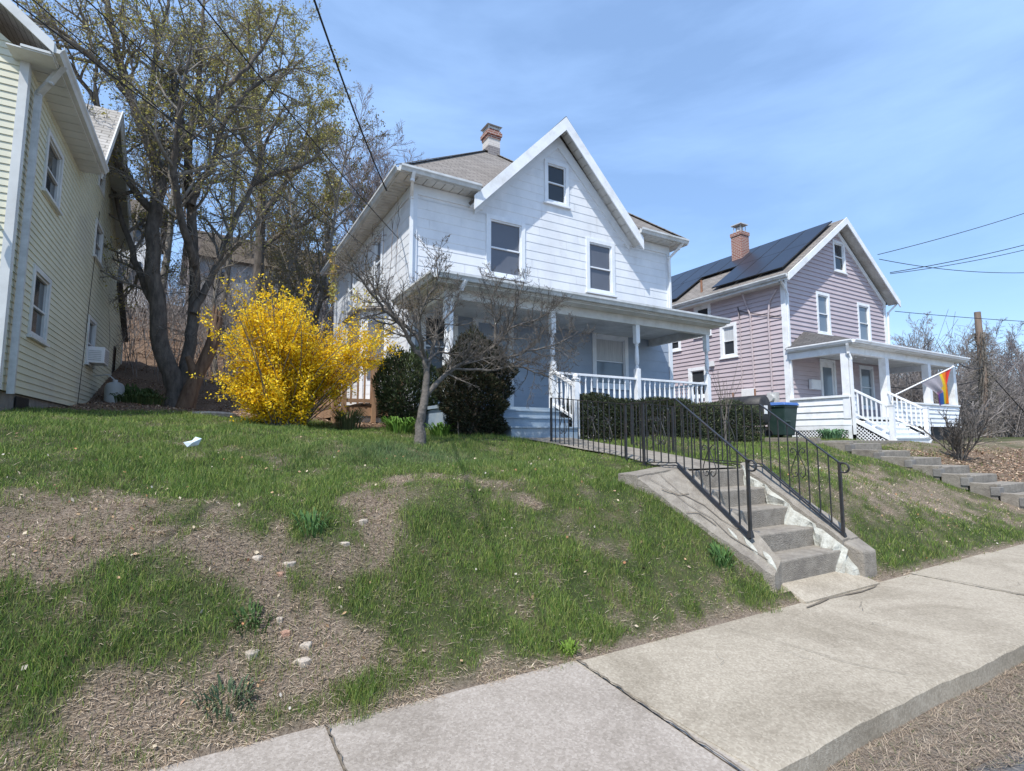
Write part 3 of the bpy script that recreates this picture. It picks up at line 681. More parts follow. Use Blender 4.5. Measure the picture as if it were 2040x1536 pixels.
for A, B, out in (((px0,py0,pzt),(px1,py0,pzt),(0,-1,0)), ((px0,py0,pzt),(px0,wy0-.1,pzt),(-1,0,0))):
    m = MB(); gutter(m, A, B, out, .12, .11); m.build('gutter', 'gutter_paint', H)
spout([(3.95,8.52,4.46),(3.9,8.62,4.3),(3.83,8.90,4.1),(3.83,8.90,1.85),(3.9,8.72,1.72)], H)
m = MB(); m.box(3.66, 8.86, 2.14, 11.0, wy0-.04, 2.2); m.build('porch_floor', 'step_blue', H)
m = MB()
for k in range(3): m.box(3.7, 8.9, 1.5+.22*k, 10.96, 8.93, 1.5+.22*k+.21)
m.box(3.7, 8.935, 1.4, 3.73, wy0-.05, 2.13); m.box(10.93, 8.935, 1.4, 10.96, wy0-.05, 2.13); m.build('porch_skirt', 'step_blue', H)
def turned_post(x, y, z0, z1, parent, mat='bright_white'):
    m = MB(); zz = z0+.98; w_ = .058
    m.box(x-w_, y-w_, z0, x+w_, y+w_, zz); m.box(x-w_, y-w_, z1-.42, x+w_, y+w_, z1)
    L = z1-.42-zz
    pf = [(0,.05),(.02,.055),(.04,.035),(.07,.052),(.10,.035),(.14,.030),(.2,.045),(.32,.052),(.5,.05),(.75,.042),(.88,.034),(.91,.05),(.94,.034),(.97,.052),(1,.05)]
    m.lathe(x, y, [(zz+L*t, r_) for t, r_ in pf], 12)
    return m.build('porch_post', mat, parent, bevel=.004)
for x in (3.79, 6.17, 8.53, 10.9): turned_post(x, 9.0, 2.2, pzt-.36, H)
def baluster(x, y, z0, z1, parent, mat='bright_white', r0=.021, n=6):
    L = z1-z0; pf = [(0,.8),(.12,.8),(.15,.5),(.3,1.15),(.45,1.25),(.6,.95),(.82,.55),(.86,.9),(1,.9)]
    return MB().lathe(x, y, [(z0+L*t, r0*q) for t, q in pf], n).build('baluster', mat, parent)
def rail_run(a, b, y, parent, mat='bright_white', step=.155, zt_=2.97, zb_=2.28):
    m = MB(); m.box(a, y-.035, zt_-.05, b, y+.035, zt_); m.box(a, y-.02, zb_-.045, b, y+.02, zb_)
    o = m.build('porch_railing', mat, parent, bevel=.004)
    n = int((b-a)/step)
    for i in range(1, n): baluster(a+(b-a)*i/n, y, zb_, zt_-.05, o, mat)
rail_run(6.23, 8.47, 9.0, H); rail_run(8.59, 10.84, 9.0, H); rail_run(3.85, 4.55, 9.0, H)
m = MB(); m.box(10.865, 9.06, 2.92, 10.935, 10.95, 2.97); m.box(10.88, 9.06, 2.235, 10.92, 10.95, 2.28); o = m.build('porch_railing', 'bright_white', H)
for i in range(1, 12): baluster(10.9, 9.06+1.9*i/12, 2.28, 2.92, o)
# porch steps
m = MB()
for k, (y0_, z1_) in enumerate(((8.02,1.80),(8.31,1.98),(8.60,2.13))):
    m.box(4.62, y0_, 1.45, 6.08, y0_+.29 if k < 2 else 8.88, z1_-.03); m.box(4.60, y0_-.025, z1_-.03, 6.10, y0_+.29, z1_)
m.build('porch_steps', 'step_blue', H, bevel=.004)
m = MB(); m.box(6.10, 8.14, 1.5, 6.21, 8.25, 2.72); m.lathe(6.155, 8.195, [(2.72,.075),(2.74,.08),(2.76,.05),(2.80,.055),(2.83,.03),(2.84,.01)], 10); nw = m.build('newel_post', 'bright_white', H, bevel=.004)
m = MB(); m.beam((6.155,8.24,2.62),(6.155,8.95,2.97), .07, .06); m.beam((6.155,8.24,1.98),(6.155,8.95,2.28), .045, .045); o = m.build('stair_railing', 'bright_white', H)
for i in range(1, 5): t = i/5; baluster(6.155, 8.24+.71*t, 1.98+.3*t, 2.6+.35*t, o)

# wooden deck on the left side
D = thing('wooden_deck', 'small unpainted wooden deck with baluster railing on the left side of the white house', 'deck', (3.2, 11.5, 2.0))
m = MB(); dx0, dx1, dy0, dy1 = 2.45, 3.70, 11.3, 14.2; dz = 2.28
for i in range(10): m.box(dx0+i*.126, dy0, dz-.03, dx0+i*.126+.12, dy1, dz)
m.build('deck_boards', 'wood_deck', D)
m = MB(); m.box(dx0, dy0-.04, dz-.22, dx1, dy0-.002, dz-.032); m.box(dx0-.04, dy0-.04, dz-.22, dx0-.002, dy1, dz-.032); m.build('rim_joist', 'wood_deck', D)
for (x, y) in ((dx0,dy0-.05),(dx0+.62,dy0-.05),(dx1-.06,dy0-.05),(dx0-.05,dy0+.7),(dx0-.05,dy1-.1)):
    MB().box(x-.045, y-.045, terr1(x,y)-.1, x+.045, y+.045, dz+.98).build('post', 'wood_deck', D)
def deck_rail(a, b):
    m = MB(); a = Vector(a); b = Vector(b)
    m.beam(a+Vector((0,0,.99)), b+Vector((0,0,.99)), .13, .035); m.beam(a+Vector((0,0,.93)), b+Vector((0,0,.93)), .035, .08); m.beam(a+Vector((0,0,.1)), b+Vector((0,0,.1)), .035, .08)
    o = m.build('railing', 'wood_deck', D); L = (b-a).length; n = int(L/.13)
    for i in range(1, n):
        p = a.lerp(b, i/n); MB().box(p.x-.018, p.y-.018, dz+.03, p.x+.018, p.y+.018, dz+.94).build('baluster', 'wood_deck', o)
deck_rail((dx0,dy0-.06,dz), (dx1,dy0-.06,dz)); deck_rail((dx0-.05,dy0,dz), (dx0-.05,dy1,dz))
m = MB(); m.box(dx0+.35, dy0+.05, terr1(3,11.3)-.1, dx1, dy0+.09, dz-.25); m.build('skirt_panel', 'bright_white', D)

# ================================================================== YELLOW HOUSE (left)
yx, yy0, yy1 = -2.65, 10.25, 20.0
Yh = thing('yellow_house', 'pale yellow vinyl sided house with grey roof at the left edge', 'house', (-6, 15, 2))
gL = Fr((yx, 0, 0), (0,1,0), (1,0,0)); gF = Fr((0, yy0, 0), (1,0,0), (0,-1,0))
yz0, yze = 2.30, 7.30
yw = [(11.42,12.52,3.3,4.5), (11.5,12.62,5.85,6.95), (16.15,17.15,3.42,4.6), (16.1,17.15,6.1,7.05), (16.0,16.8,7.85,8.75)]
ydoor = (20.25, 20.9, 3.2, 4.5)
polyY = [(yy0,yz0),(20.0,yz0),(20.0,7.5),(19.3,7.6),(16.0,9.6),(14.3,7.5),(yy0,7.5)]
m = MB(); siding(m, gL, polyY, [(a+.02,b-.02,c+.02,d-.02) for a,b,c,d in yw], .112, .014)
siding(m, gL, [(20.0,yz0),(22.1,yz0),(22.1,4.9),(20.0,6.3)], [(ydoor[0]+.02,ydoor[1]-.02,ydoor[2]+.02,ydoor[3]-.02)], .112, .014)
backing(m, gL, polyY); backing(m, gL, [(20.0,yz0),(22.1,yz0),(22.1,4.9),(20.0,6.3)])
siding(m, gF, [(-9.5,yz0),(yx,yz0),(yx,7.4),(-6.1,10.2),(-9.5,7.4)], [], .112, .014); backing(m, gF, [(-9.5,yz0),(yx,yz0),(yx,7.4),(-6.1,10.2),(-9.5,7.4)])
m.quad((yx,20.1,yz0),(yx-6.8,20.1,yz0),(yx-6.8,20.1,7.4),(yx,20.1,7.4)); m.quad((yx,22.1,yz0),(yx-6,22.1,yz0),(yx-6,22.1,4.9),(yx,22.1,4.9))
m.build('wall', 'yellow_vinyl', Yh)
m = MB(); m.box(-9.4, yy0+.06, 1.0, yx-.03, 22.0, yz0+.02); m.build('foundation', 'foundation', Yh)
MB().box(yx-.01, 11.2, 1.9, yx+.0, 11.9, 2.26).build('basement_window', 'dark_opening', Yh)
# roof: main slope towards us, rear cross gable
zE2 = 7.50; ov = .38; ys0 = yy0-.4
m = MB(); xr = -6.1; zr2 = zE2+(yx+ov-xr)*.86
roofquad(m, (yx+ov,ys0,zE2), (yx+ov,14.1,zE2), (xr,14.1,zr2), (xr,ys0,zr2))
roofquad(m, (yx-.9,14.1,zE2+(ov+.9)*.86), (yx-.9,20.2,zE2+(ov+.9)*.86), (xr,20.2,zr2), (xr,14.1,zr2)); roofquad(m, (xr*2-yx-ov,20.2,zE2), (xr*2-yx-ov,ys0,zE2), (xr,ys0,zr2), (xr,20.2,zr2))
pk = (15.97, 9.86)
roofquad(m, (yx+ov-3.6,14.05,zE2-.03), (yx+ov,14.05,zE2-.03), (yx+ov,pk[0],pk[1]), (yx+ov-3.6,pk[0],pk[1]))
roofquad(m, (yx+ov,19.62,zE2-.03), (yx+ov-3.6,19.62,zE2-.03), (yx+ov-3.6,pk[0],pk[1]), (yx+ov,pk[0],pk[1]))
m.build('roof', 'shingle_light', Yh)
m = MB(); roofquad(m, (yx+.15,22.3,4.95), (yx-6,22.3,4.95), (yx-6,20.02,6.45), (yx+.15,20.02,6.45), .07); m.build('rear_lean_to_roof', 'shingle_dark', Yh)
m = MB(); soffit_grooved(m, gL, ys0, 14.1, zE2-.17, 0, ov-.02, .3)
for s, ye in ((-1,14.1),(1,19.6)):
    for i in range(10):
        t0, t1 = i/10, (i+.95)/10; y_0 = ye+(pk[0]-ye)*t0; y_1 = ye+(pk[0]-ye)*t1; z_0 = zE2-.14+(pk[1]-zE2)*t0; z_1 = zE2-.14+(pk[1]-zE2)*t1
        m.hexa([(yx,y_0,z_0),(yx+ov-.03,y_0,z_0),(yx+ov-.03,y_1,z_1),(yx,y_1,z_1)], [(yx,y_0,z_0+.02),(yx+ov-.03,y_0,z_0+.02),(yx+ov-.03,y_1,z_1+.02),(yx,y_1,z_1+.02)])
m.build('soffit', 'cream_trim', Yh)
for ye in (14.0, 19.66):
    m = MB(); m.prism([(yx+ov-.0,ye,zE2-.04),(yx+ov-.0,pk[0],pk[1]+.04),(yx+ov-.0,pk[0],pk[1]-(.2 if ye < 15 else .5)),(yx+ov-.0,ye,zE2-(.28 if ye < 15 else .55))], (.03,0,0)); m.build('bargeboard', 'cream_trim', Yh)
for s in (1, -1):
    m = MB(); xe = xr+s*(yx+ov-xr); m.prism([(xe,ys0+.01,zE2+.02),(xr,ys0+.01,zr2+.02),(xr,ys0+.01,zr2-.17),(xe,ys0+.01,zE2-.15)], (0,-.03,0)); m.build('bargeboard', 'cream_trim', Yh)
MB().box(yx-.16, ys0+.02, zE2-.19, yx+ov-.02, yy0-.02, zE2-.17).build('eave_return', 'cream_trim', Yh)
m = MB(); gutter(m, (yx+ov,ys0,zE2-.0), (yx+ov,14.1,zE2), (1,0,0), .13, .12); m.beam((yx+ov-.015,ys0,zE2-.08),(yx+ov-.015,14.1,zE2-.08), .028, .17); m.build('gutter', 'cream_trim', Yh)
m = MB(); gL.box(m, yy0-.02, yy0+.10, yz0, 7.33, -.02, .03); gF.box(m, yx-.08, yx+.028, yz0, 7.33, -.02, .028); m.build('corner_board', 'cream_trim', Yh)
m = MB(); gL.box(m, 21.98, 22.12, yz0, 4.9, -.02, .03); m.build('corner_board', 'cream_trim', Yh)
spout([(yx+ov+.05,10.2,7.4),(yx+.25,10.35,7.15),(yx+.09,10.52,7.0),(yx+.09,10.52,2.25)], Yh, 'meter_gray', .085)
for i, u in enumerate(yw): window(Yh, gL, *u, cw=.09, trim='cream_trim', glass='glass_dark', sill=(i != 4), split=.45)
m = MB(); gL.box(m, *ydoor[:2], ydoor[2], ydoor[3], -.08, -.02); m.build('dark_doorway', 'dark_opening', Yh)
m = MB(); m.tube([(yx+.03,16.35,7.3),(yx+.035,16.2,6.2),(yx+.03,15.95,4.6),(yx+.035,15.75,3.3),(yx+.03,15.6,2.35)], .007, 5); m.build('cable', 'wire_black', Yh)
m = MB(); m.tube([(-2.95,10.2,5.0),(-2.95,10.0,5.05),(-2.95,9.95,5.0)], .02, 6); m.lathe(-2.95, 9.95, [(4.8,.05),(4.85,.08),(4.98,.07),(5.02,.02)], 8); m.build('wall_lamp', 'iron', Yh)
# air conditioner in a ground floor window
A = thing('air_conditioner', 'white window air conditioner sticking out of the yellow house wall', 'air conditioner', (yx+.2, 16.6, 3.4))
m = MB(); m.box(yx-.03, 16.28, 3.44, yx+.36, 16.98, 3.84); m.build('case', 'mailbox_white', A, bevel=.01)
m = MB(); 
for k in range(7): m.box(yx+.36, 16.32, 3.49+k*.045, yx+.368, 16.94, 3.515+k*.045)
for k in range(6): m.box(yx+.05, 16.272, 3.50+k*.045, yx+.3, 16.28, 3.52+k*.045)
m.build('grille', 'meter_gray', A)
# propane tank
T = thing('propane_tank', 'tall grey propane tank standing by the yellow house corner', 'tank', (-2.15, 17.2, 2.15))
m = MB(); m.lathe(-2.15, 17.2, [(2.1,.20),(2.15,.215),(2.9,.215),(2.97,.20),(3.02,.16),(3.05,.10),(3.06,.04)], 24); m.build('tank_body', 'tank_metal', T, smooth=True)
m = MB(); m.lathe(-2.15, 17.2, [(3.03,.055),(3.11,.055),(3.12,.03)], 12); m.tube([(-2.15,17.2,3.1),(-2.3,17.2,3.25),(-2.6,17.2,3.2)], .015, 5); m.build('valve_cover', 'meter_gray', T)

# ================================================================== PINK HOUSE (right)
kx0, kx1, ky0, ky1 = 17.5, 24.4, 11.0, 20.3
Ph = thing('pink_house', 'dusty pink clapboard house with solar panels and a white front porch', 'house', (21, 15.5, 1.7))
hF = Fr((0, ky0, 0), (1,0,0), (0,-1,0)); hL = Fr((kx0, 0, 0), (0,1,0), (-1,0,0))
kxc, kpz, kez = 21.05, 9.85, 7.28
fw = [(19.42,20.30,5.45,7.05), (22.25,23.2,5.4,7.0), (20.75,21.6,8.05,9.3)]; fdoor = (19.4,20.4,2.3,4.5); fpw = (22.1,23.15,2.75,4.45)
sw_ = [(14.15,15.0,5.75,7.05), (12.98,13.75,4.72,6.05), (15.75,16.6,5.35,6.2), (14.45,15.4,3.25,4.5)]
polyK = [(kx0,2.0),(kx1,2.0),(kx1,kez),(kxc,kpz),(kx0,kez)]
m = MB(); siding(m, hF, polyK, [(a+.02,b-.02,c+.02,d-.02) for a,b,c,d in fw+[fdoor,fpw]], .165, .03)
siding(m, hL, [(ky0,2.0),(ky1,2.0),(ky1,kez),(ky0,kez)], [(a+.02,b-.02,c+.02,d-.02) for a,b,c,d in sw_], .165, .03)
backing(m, hF, polyK); backing(m, hL, [(ky0,1.5),(ky1,1.5),(ky1,kez),(ky0,kez)]); m.quad((kx1,ky0,1.6),(kx1,ky1,1.6),(kx1,ky1,kez),(kx1,ky0,kez)); m.quad((kx0,ky1,1.6),(kx1,ky1,1.6),(kx1,ky1,kez),(kxc,ky1,kpz),(kx0,ky1,kez))
m.build('wall', 'pink_siding', Ph)
m = MB(); m.box(kx0+.04, ky0+.04, 1.2, kx1-.03, ky1-.03, 2.0); m.build('foundation', 'foundation', Ph)
m = MB(); hF.box(m, kx0-.05, kx0+.11, 1.8, kez, -.02, .05); hL.box(m, ky0, ky0+.12, 1.8, kez, -.02, .047); m.build('corner_board', 'bright_white', Ph)
m = MB(); hF.box(m, kx1-.11, kx1+.04, 4.8, kez, -.02, .05); m.build('corner_board', 'bright_white', Ph)
# roof
kf = ky0-.42; sl_ = (kpz-kez)/(kxc-kx0); exl = kx0-.4; exr = kx1+.4; zel = kez+.13-.4*sl_+.13
zpk = kpz+.22
m = MB(); roofquad(m, (exl,ky1+.3,zel), (exl,kf,zel), (kxc,kf,zpk), (kxc,ky1+.3,zpk)); roofquad(m, (exr,kf,zel), (exr,ky1+.3,zel), (kxc,ky1+.3,zpk), (kxc,kf,zpk)); m.build('roof', 'shingle_gray', Ph)
for s, xe in ((-1,exl),(1,exr)):
    m = MB(); m.prism([(xe,kf-.005,zel+.02),(kxc,kf-.005,zpk+.02),(kxc,kf-.005,zpk-.24),(xe,kf-.005,zel-.24)], (0,-.035,0))
    m.prism([(xe-s*.35,ky0-.06,zel-.0),(kxc,ky0-.06,zpk-.28),(kxc,ky0-.06,zpk-.5),(xe-s*.35,ky0-.06,zel-.22)], (0,.055,0)); m.build('bargeboard', 'bright_white', Ph)
m = MB()
for s, xe in ((-1,exl),(1,exr)):
    m.hexa([(xe,kf,zel-.09),(xe,ky0-.0,zel-.09),(kxc,ky0,zpk-.09),(kxc,kf,zpk-.09)], [(xe,kf,zel-.07),(xe,ky0,zel-.07),(kxc,ky0,zpk-.07),(kxc,kf,zpk-.07)])
m.box(exl, ky0+.02, zel-.22, kx0-.0, ky1+.2, zel-.19); m.build('soffit', 'soffit_paint', Ph)
m = MB(); m.beam((exl+.02,kf,zel-.1),(exl+.02,ky1+.3,zel-.1), .03, .2); gutter(m, (exl,kf+.02,zel-.0), (exl,ky1+.3,zel-.0), (-1,0,0), .12, .11); m.build('gutter', 'gutter_paint', Ph)
spout([(exl+.0,kf+.3,zel-.1),(kx0-.1,ky0-.1,zel-.4),(kx0+.03,ky0-.09,zel-.6),(kx0+.03,ky0-.09,1.85)], Ph)
spout([(exr-.05,kf+.1,zel-.1),(kx1+.1,ky0-.1,zel-.45),(kx1+.02,ky0-.09,4.9)], Ph)
for u in fw: window(Ph, hF, *u, cw=.11, trim='bright_white', glass='glass_dark' if u[2] > 7 else 'glass_pale')
for u in sw_: window(Ph, hL, *u, cw=.13, trim='bright_white', glass='glass_dark', curtain=(u[0] == 12.98))
window(Ph, hF, *fpw, cw=.11, trim='white_trim', glass='glass_pale')
m = MB(); a, b = fdoor[:2]; hF.box(m, a, a+.1, 2.3, 4.5, -.05, .05); hF.box(m, b-.1, b, 2.3, 4.5, -.05, .05); hF.box(m, a+.1, b-.1, 4.4, 4.5, -.05, .048); d = m.build('door', 'bright_white', Ph)
m = MB(); hF.box(m, a+.1, b-.1, 2.3, 4.4, -.05, .0); m.build('door_leaf', 'bright_white', d)
m = MB(); hF.box(m, a+.22, b-.22, 3.0, 4.2, .0, .012); m.build('door_pane', 'glass_pale', d)
m = MB(); hF.box(m, 18.62, 19.2, 3.32, 3.68, .03, .16); m.build('mailbox', 'mailbox_white', Ph, bevel=.02)
# chimney with cap and vent pipe
m = MB(); cx, cy = 20.15, 14.6; m.box(cx-.26, cy-.26, 8.6, cx+.26, cy+.26, 10.5); m.box(cx-.29, cy-.29, 10.5, cx+.29, cy+.29, 10.66); ch = m.build('chimney', 'brick_red', Ph)
m = MB()
for sx in (-1, 1):
    for sy in (-1, 1): m.box(cx+sx*.17-.012, cy+sy*.17-.012, 10.72, cx+sx*.17+.012, cy+sy*.17+.012, 11.0)
m.lathe(cx, cy, [(10.72,.16),(10.9,.16)], 10); m.box(cx-.26, cy-.26, 11.0, cx+.26, cy+.26, 11.04); m.build('chimney_cap', 'meter_gray', ch)
# solar panels on the left slope
sdir = Vector((kxc-exl, 0, zpk-zel)); SL = sdir.length; sdir.normalize(); snrm = Vector((-sdir.z, 0, sdir.x))
def panel(y0_, y1_, s0, s1, off=.10):
    a = Vector((exl, y0_, zel))+sdir*s0+snrm*off; b = Vector((exl, y1_, zel))+sdir*s0+snrm*off; e = sdir*(s1-s0)
    m = MB(); m.hexa([a, b, b+e, a+e], [a+snrm*.04, b+snrm*.04, b+e+snrm*.04, a+e+snrm*.04]); o = m.build('solar_panel', 'tank_dark', Ph)
    m = MB(); i = .015; yv = Vector((0, i if y1_ > y0_ else -i, 0)); t = snrm*.043
    m.quad(a+yv+sdir*i+t, b-yv+sdir*i+t, b-yv+e-sdir*i+t, a+yv+e-sdir*i+t); m.build('panel_glass', 'solar_glass', o)
s_lo, s_mid, s_hi = .45, .45+(SL-.75)/2, SL-.25
for i in range(5): panel(10.95+i*1.02, 11.95+i*1.02, s_mid+.01, s_hi)
for i in range(5, 9): panel(10.95+i*1.02, 11.95+i*1.02, s_mid+.01, s_hi) if i != 5 or True else None
for i in (0,1,2): panel(10.95+i*1.02, 11.95+i*1.02, s_lo, s_mid)
for i in (5,6,7,8): panel(10.95+i*1.02-.2, 11.95+i*1.02-.2, s_lo, s_mid)
p = Vector((exl, 14.75, zel))+sdir*.75; MB().lathe(p.x, p.y, [(p.z-.1,.05),(p.z+.5,.045)], 10).build('vent_pipe', 'rust', Ph)
# conduits and meters on the side wall
m = MB()
m.tube([(exl+.05,12.55,zel+.1),(kx0-.06,12.5,6.6),(kx0-.06,12.35,6.2),(kx0-.06,12.3,3.3)], .03, 6)
m.tube([(kx0-.06,11.25,6.9),(kx0-.06,11.55,6.5),(kx0-.06,11.62,5.9),(kx0-.06,11.6,3.3)], .035, 6)
m.tube([(kx0-.06,12.85,6.5),(kx0-.06,12.8,6.0),(kx0-.06,12.82,3.4)], .018, 5); m.build('conduit', 'conduit', Ph)
m = MB(); m.tube([(kx0-.06,12.85,6.45),(kx0-.06,12.2,6.2),(kx0-.05,11.1,5.85)], .012, 5); m.tube([(kx0-.06,12.85,6.45),(kx0-.08,12.84,6.6),(kx0-.06,12.8,6.3),(kx0-.05,12.82,5.2)], .015, 5); m.build('service_cable', 'wire_black', Ph)
m = MB(); m.box(kx0-.22, 12.25, 2.75, kx0-.04, 12.75, 3.4); m.build('meter_box', 'mailbox_white', Ph, bevel=.01)
m = MB(); m.box(kx0-.2, 11.35, 2.7, kx0-.04, 11.72, 3.2); m.tube([(kx0-.2,11.55,3.0),(kx0-.32,11.55,3.0)], .13, 14); m.build('electric_meter', 'meter_gray', Ph)
m = MB(); m.tube([(kx0-.18,11.95,2.85),(kx0-.18,11.95,3.05)], .13, 12); m.build('gas_meter', 'meter_gray', Ph); MB().box(kx0-.32, 11.87, 2.9, kx0-.30, 12.02, 2.98).build('meter_tag', 'red_paint', Ph)
MB().box(kx0-.12, 14.05, 4.45, kx0-.035, 14.25, 4.65).build('outdoor_socket', 'bright_white', Ph)
# porch: wraps past the right corner
qz = 4.68; qx0, qx1, qy0 = 17.35, 25.55, 8.75
m = MB()
roofquad(m, (qx0,qy0,qz), (qx1,qy0,qz), (qx1-1.6,ky0,qz+.75), (qx0+1.2,ky0,qz+.75), .04)
roofquad(m, (qx0,ky0,qz), (qx0,qy0,qz), (qx0+1.2,ky0,qz+.75), (qx0+1.2,ky0,qz+.75), .04)
roofquad(m, (qx1,qy0,qz), (qx1,ky0+4,qz), (kx1,ky0+4,qz+.75), (qx1-1.6,ky0,qz+.75), .04)
m.build('porch_roof', 'shingle_dark', Ph)
m = MB(); m.box(qx0+.05, qy0+.05, qz-.16, qx1-.05, ky0-.06, qz-.14); m.box(kx1+.05, ky0-.058, qz-.16, qx1-.05, ky0+4, qz-.14); m.build('porch_ceiling', 'soffit_paint', Ph)
m = MB(); m.box(17.45, 9.02, qz-.38, 25.1, 9.2, qz-.162); m.box(17.45, 9.202, qz-.38, 17.6, ky0-.06, qz-.162); m.box(24.95, 9.202, qz-.38, 25.1, ky0+3.9, qz-.162)
m.box(qx0+.02, qy0+.02, qz-.14, qx1-.02, qy0+.05, qz-.005); m.box(qx0+.02, qy0+.055, qz-.14, qx0+.05, ky0-.06, qz-.005); m.build('porch_beam', 'bright_white', Ph)
m = MB(); gutter(m, (qx0,qy0,qz), (qx1,qy0,qz), (0,-1,0), .11, .1); gutter(m, (qx0,qy0,qz), (qx0,ky0-.1,qz), (-1,0,0), .11, .1); m.build('gutter', 'bright_white', Ph)
for x, y in ((17.55,9.1),(19.9,9.1),(22.95,9.1),(25.0,9.1),(25.0,12.5)):
    MB().box(x-.11, y-.11, 2.2, x+.11, y+.11, qz-.38).build('porch_post', 'bright_white', Ph, bevel=.006)
spout([(17.3,8.9,qz-.14),(17.42,8.95,qz-.4),(17.5,8.93,qz-.6),(17.5,8.93,1.7)], Ph, 'bright_white', .08)
m = MB(); m.box(17.5, 9.0, 2.2, 25.1, ky0-.05, 2.28); m.box(kx1+.05, ky0-.048, 2.2, 25.1, ky0+4, 2.28); m.build('porch_floor', 'gutter_paint', Ph)
qF = Fr((0, 8.98, 0), (1,0,0), (0,-1,0)); qL = Fr((17.47, 0, 0), (0,1,0), (-1,0,0))
# parapets: left side, front-left return, front right of the stairs
m = MB()
siding(m, qL, [(9.0,2.0),(10.95,2.0),(10.95,2.88),(9.0,2.88)], [], .22, .03); qL.box(m, 9.0, 10.95, 2.88, 2.95, -.1, .06); qL.box(m, 9.0, 10.95, 2.0, 2.9, -.1, -.01)
siding(m, qF, [(20.0,2.0),(25.1,2.0),(25.1,2.78),(20.0,2.78)], [], .16, .03); qF.box(m, 20.0, 25.1, 2.78, 2.84, -.1, .06); qF.box(m, 20.0, 25.1, 2.0, 2.79, -.1, -.01)
siding(m, qF, [(17.47,2.0),(17.8,2.0),(17.8,2.88),(17.47,2.88)], [], .22, .03); qF.box(m, 17.47, 17.8, 2.88, 2.95, -.1, .06); qF.box(m, 17.47, 17.8, 1.98, 2.9, -.1, -.01)
m.build('porch_parapet', 'bright_white', Ph)
def lattice(mb, f, poly, step=.075):
    us = [p[0] for p in poly]; zs = [p[1] for p in poly]
    def inside(u, z):
        e = extent(poly, z); return e and e[0] <= u <= e[1]
    for s in (1, -1):
        c = min(us)-2; 
        while c < max(us)+2:
            run = None; z = min(zs)
            while z <= max(zs)+.011:
                u = c+s*(z-min(zs)); ok = inside(u, z)
                if ok and run is None: run = (u, z)
                if (not ok) and run:
                    mb.beam(f.p(run[0], run[1], .004*s), f.p(u, z, .004*s), .008, .022); run = None
                z += .01
            c += step*1.41
m = MB(); lattice(m, qL, [(9.1,1.5),(10.95,1.5),(10.95,1.84),(9.1,1.84)]); qL.box(m, 9.0, 10.95, 1.84, 2.0, -.02, .02); qL.box(m, 9.0, 9.1, 1.45, 1.84, -.02, .02); qL.box(m, 10.85, 10.95, 1.5, 1.84, -.02, .02); m.build('lattice', 'bright_white', Ph)
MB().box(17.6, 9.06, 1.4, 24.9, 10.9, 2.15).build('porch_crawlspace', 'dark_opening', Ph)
# porch stairs run towards the street between x 17.75 and 19.8
m = MB(); nst = 4; sy0, sy1 = 7.85, 8.97; sx0, sx1 = 17.62, 19.78
for k in range(nst):
    y0_ = sy0+(sy1-sy0)*k/nst; zt_ = 1.45+(2.28-1.45)*(k+1)/(nst+1)+.0
    m.box(sx0, y0_, zt_-.04, sx1, y0_+(sy1-sy0)/nst+.03, zt_); m.box(sx0+.03, y0_+.03, zt_-.2, sx1-.03, y0_+.05, zt_-.041)
m.build('porch_stairs', 'bright_white', Ph)
f = Fr((sx0-.02, 0, 0), (0,1,0), (-1,0,0)); m = MB(); lattice(m, f, [(7.95,1.32),(8.95,1.32),(8.95,2.0),(7.95,1.42)]); m.build('lattice', 'bright_white', Ph)
for x in (sx0-.02, sx1+.02): m = MB(); m.beam((x,7.85,1.48),(x,8.97,2.16), .04, .12); m.build('stair_stringer', 'bright_white', Ph)
for x in (sx0, sx1):
    m = MB(); m.box(x-.06, 7.87, 1.2, x+.06, 7.99, 2.55); m.box(x-.075, 7.855, 2.55, x+.075, 8.005, 2.58); m.build('newel_post', 'bright_white', Ph)
    m = MB(); m.beam((x,7.95,2.50),(x,8.98,3.12), .06, .06); m.beam((x,7.95,1.74),(x,8.98,2.36), .045, .045); o = m.build('stair_railing', 'bright_white', Ph)
    for i in range(1, 8):
        t = i/8; MB().beam((x,7.95+1.03*t,1.74+.62*t),(x,7.95+1.03*t,2.50+.62*t), .036, .036).build('baluster', 'bright_white', o)
# string of small round bulbs under the ceiling
for i in range(9):
    x = 19.0+i*.65; MB().lathe(x, 9.6+.3*math.sin(i), [(qz-.22,.01),(qz-.24,.035),(qz-.27,.035),(qz-.29,.01)], 8).build('porch_bulb', 'mailbox_white', Ph)
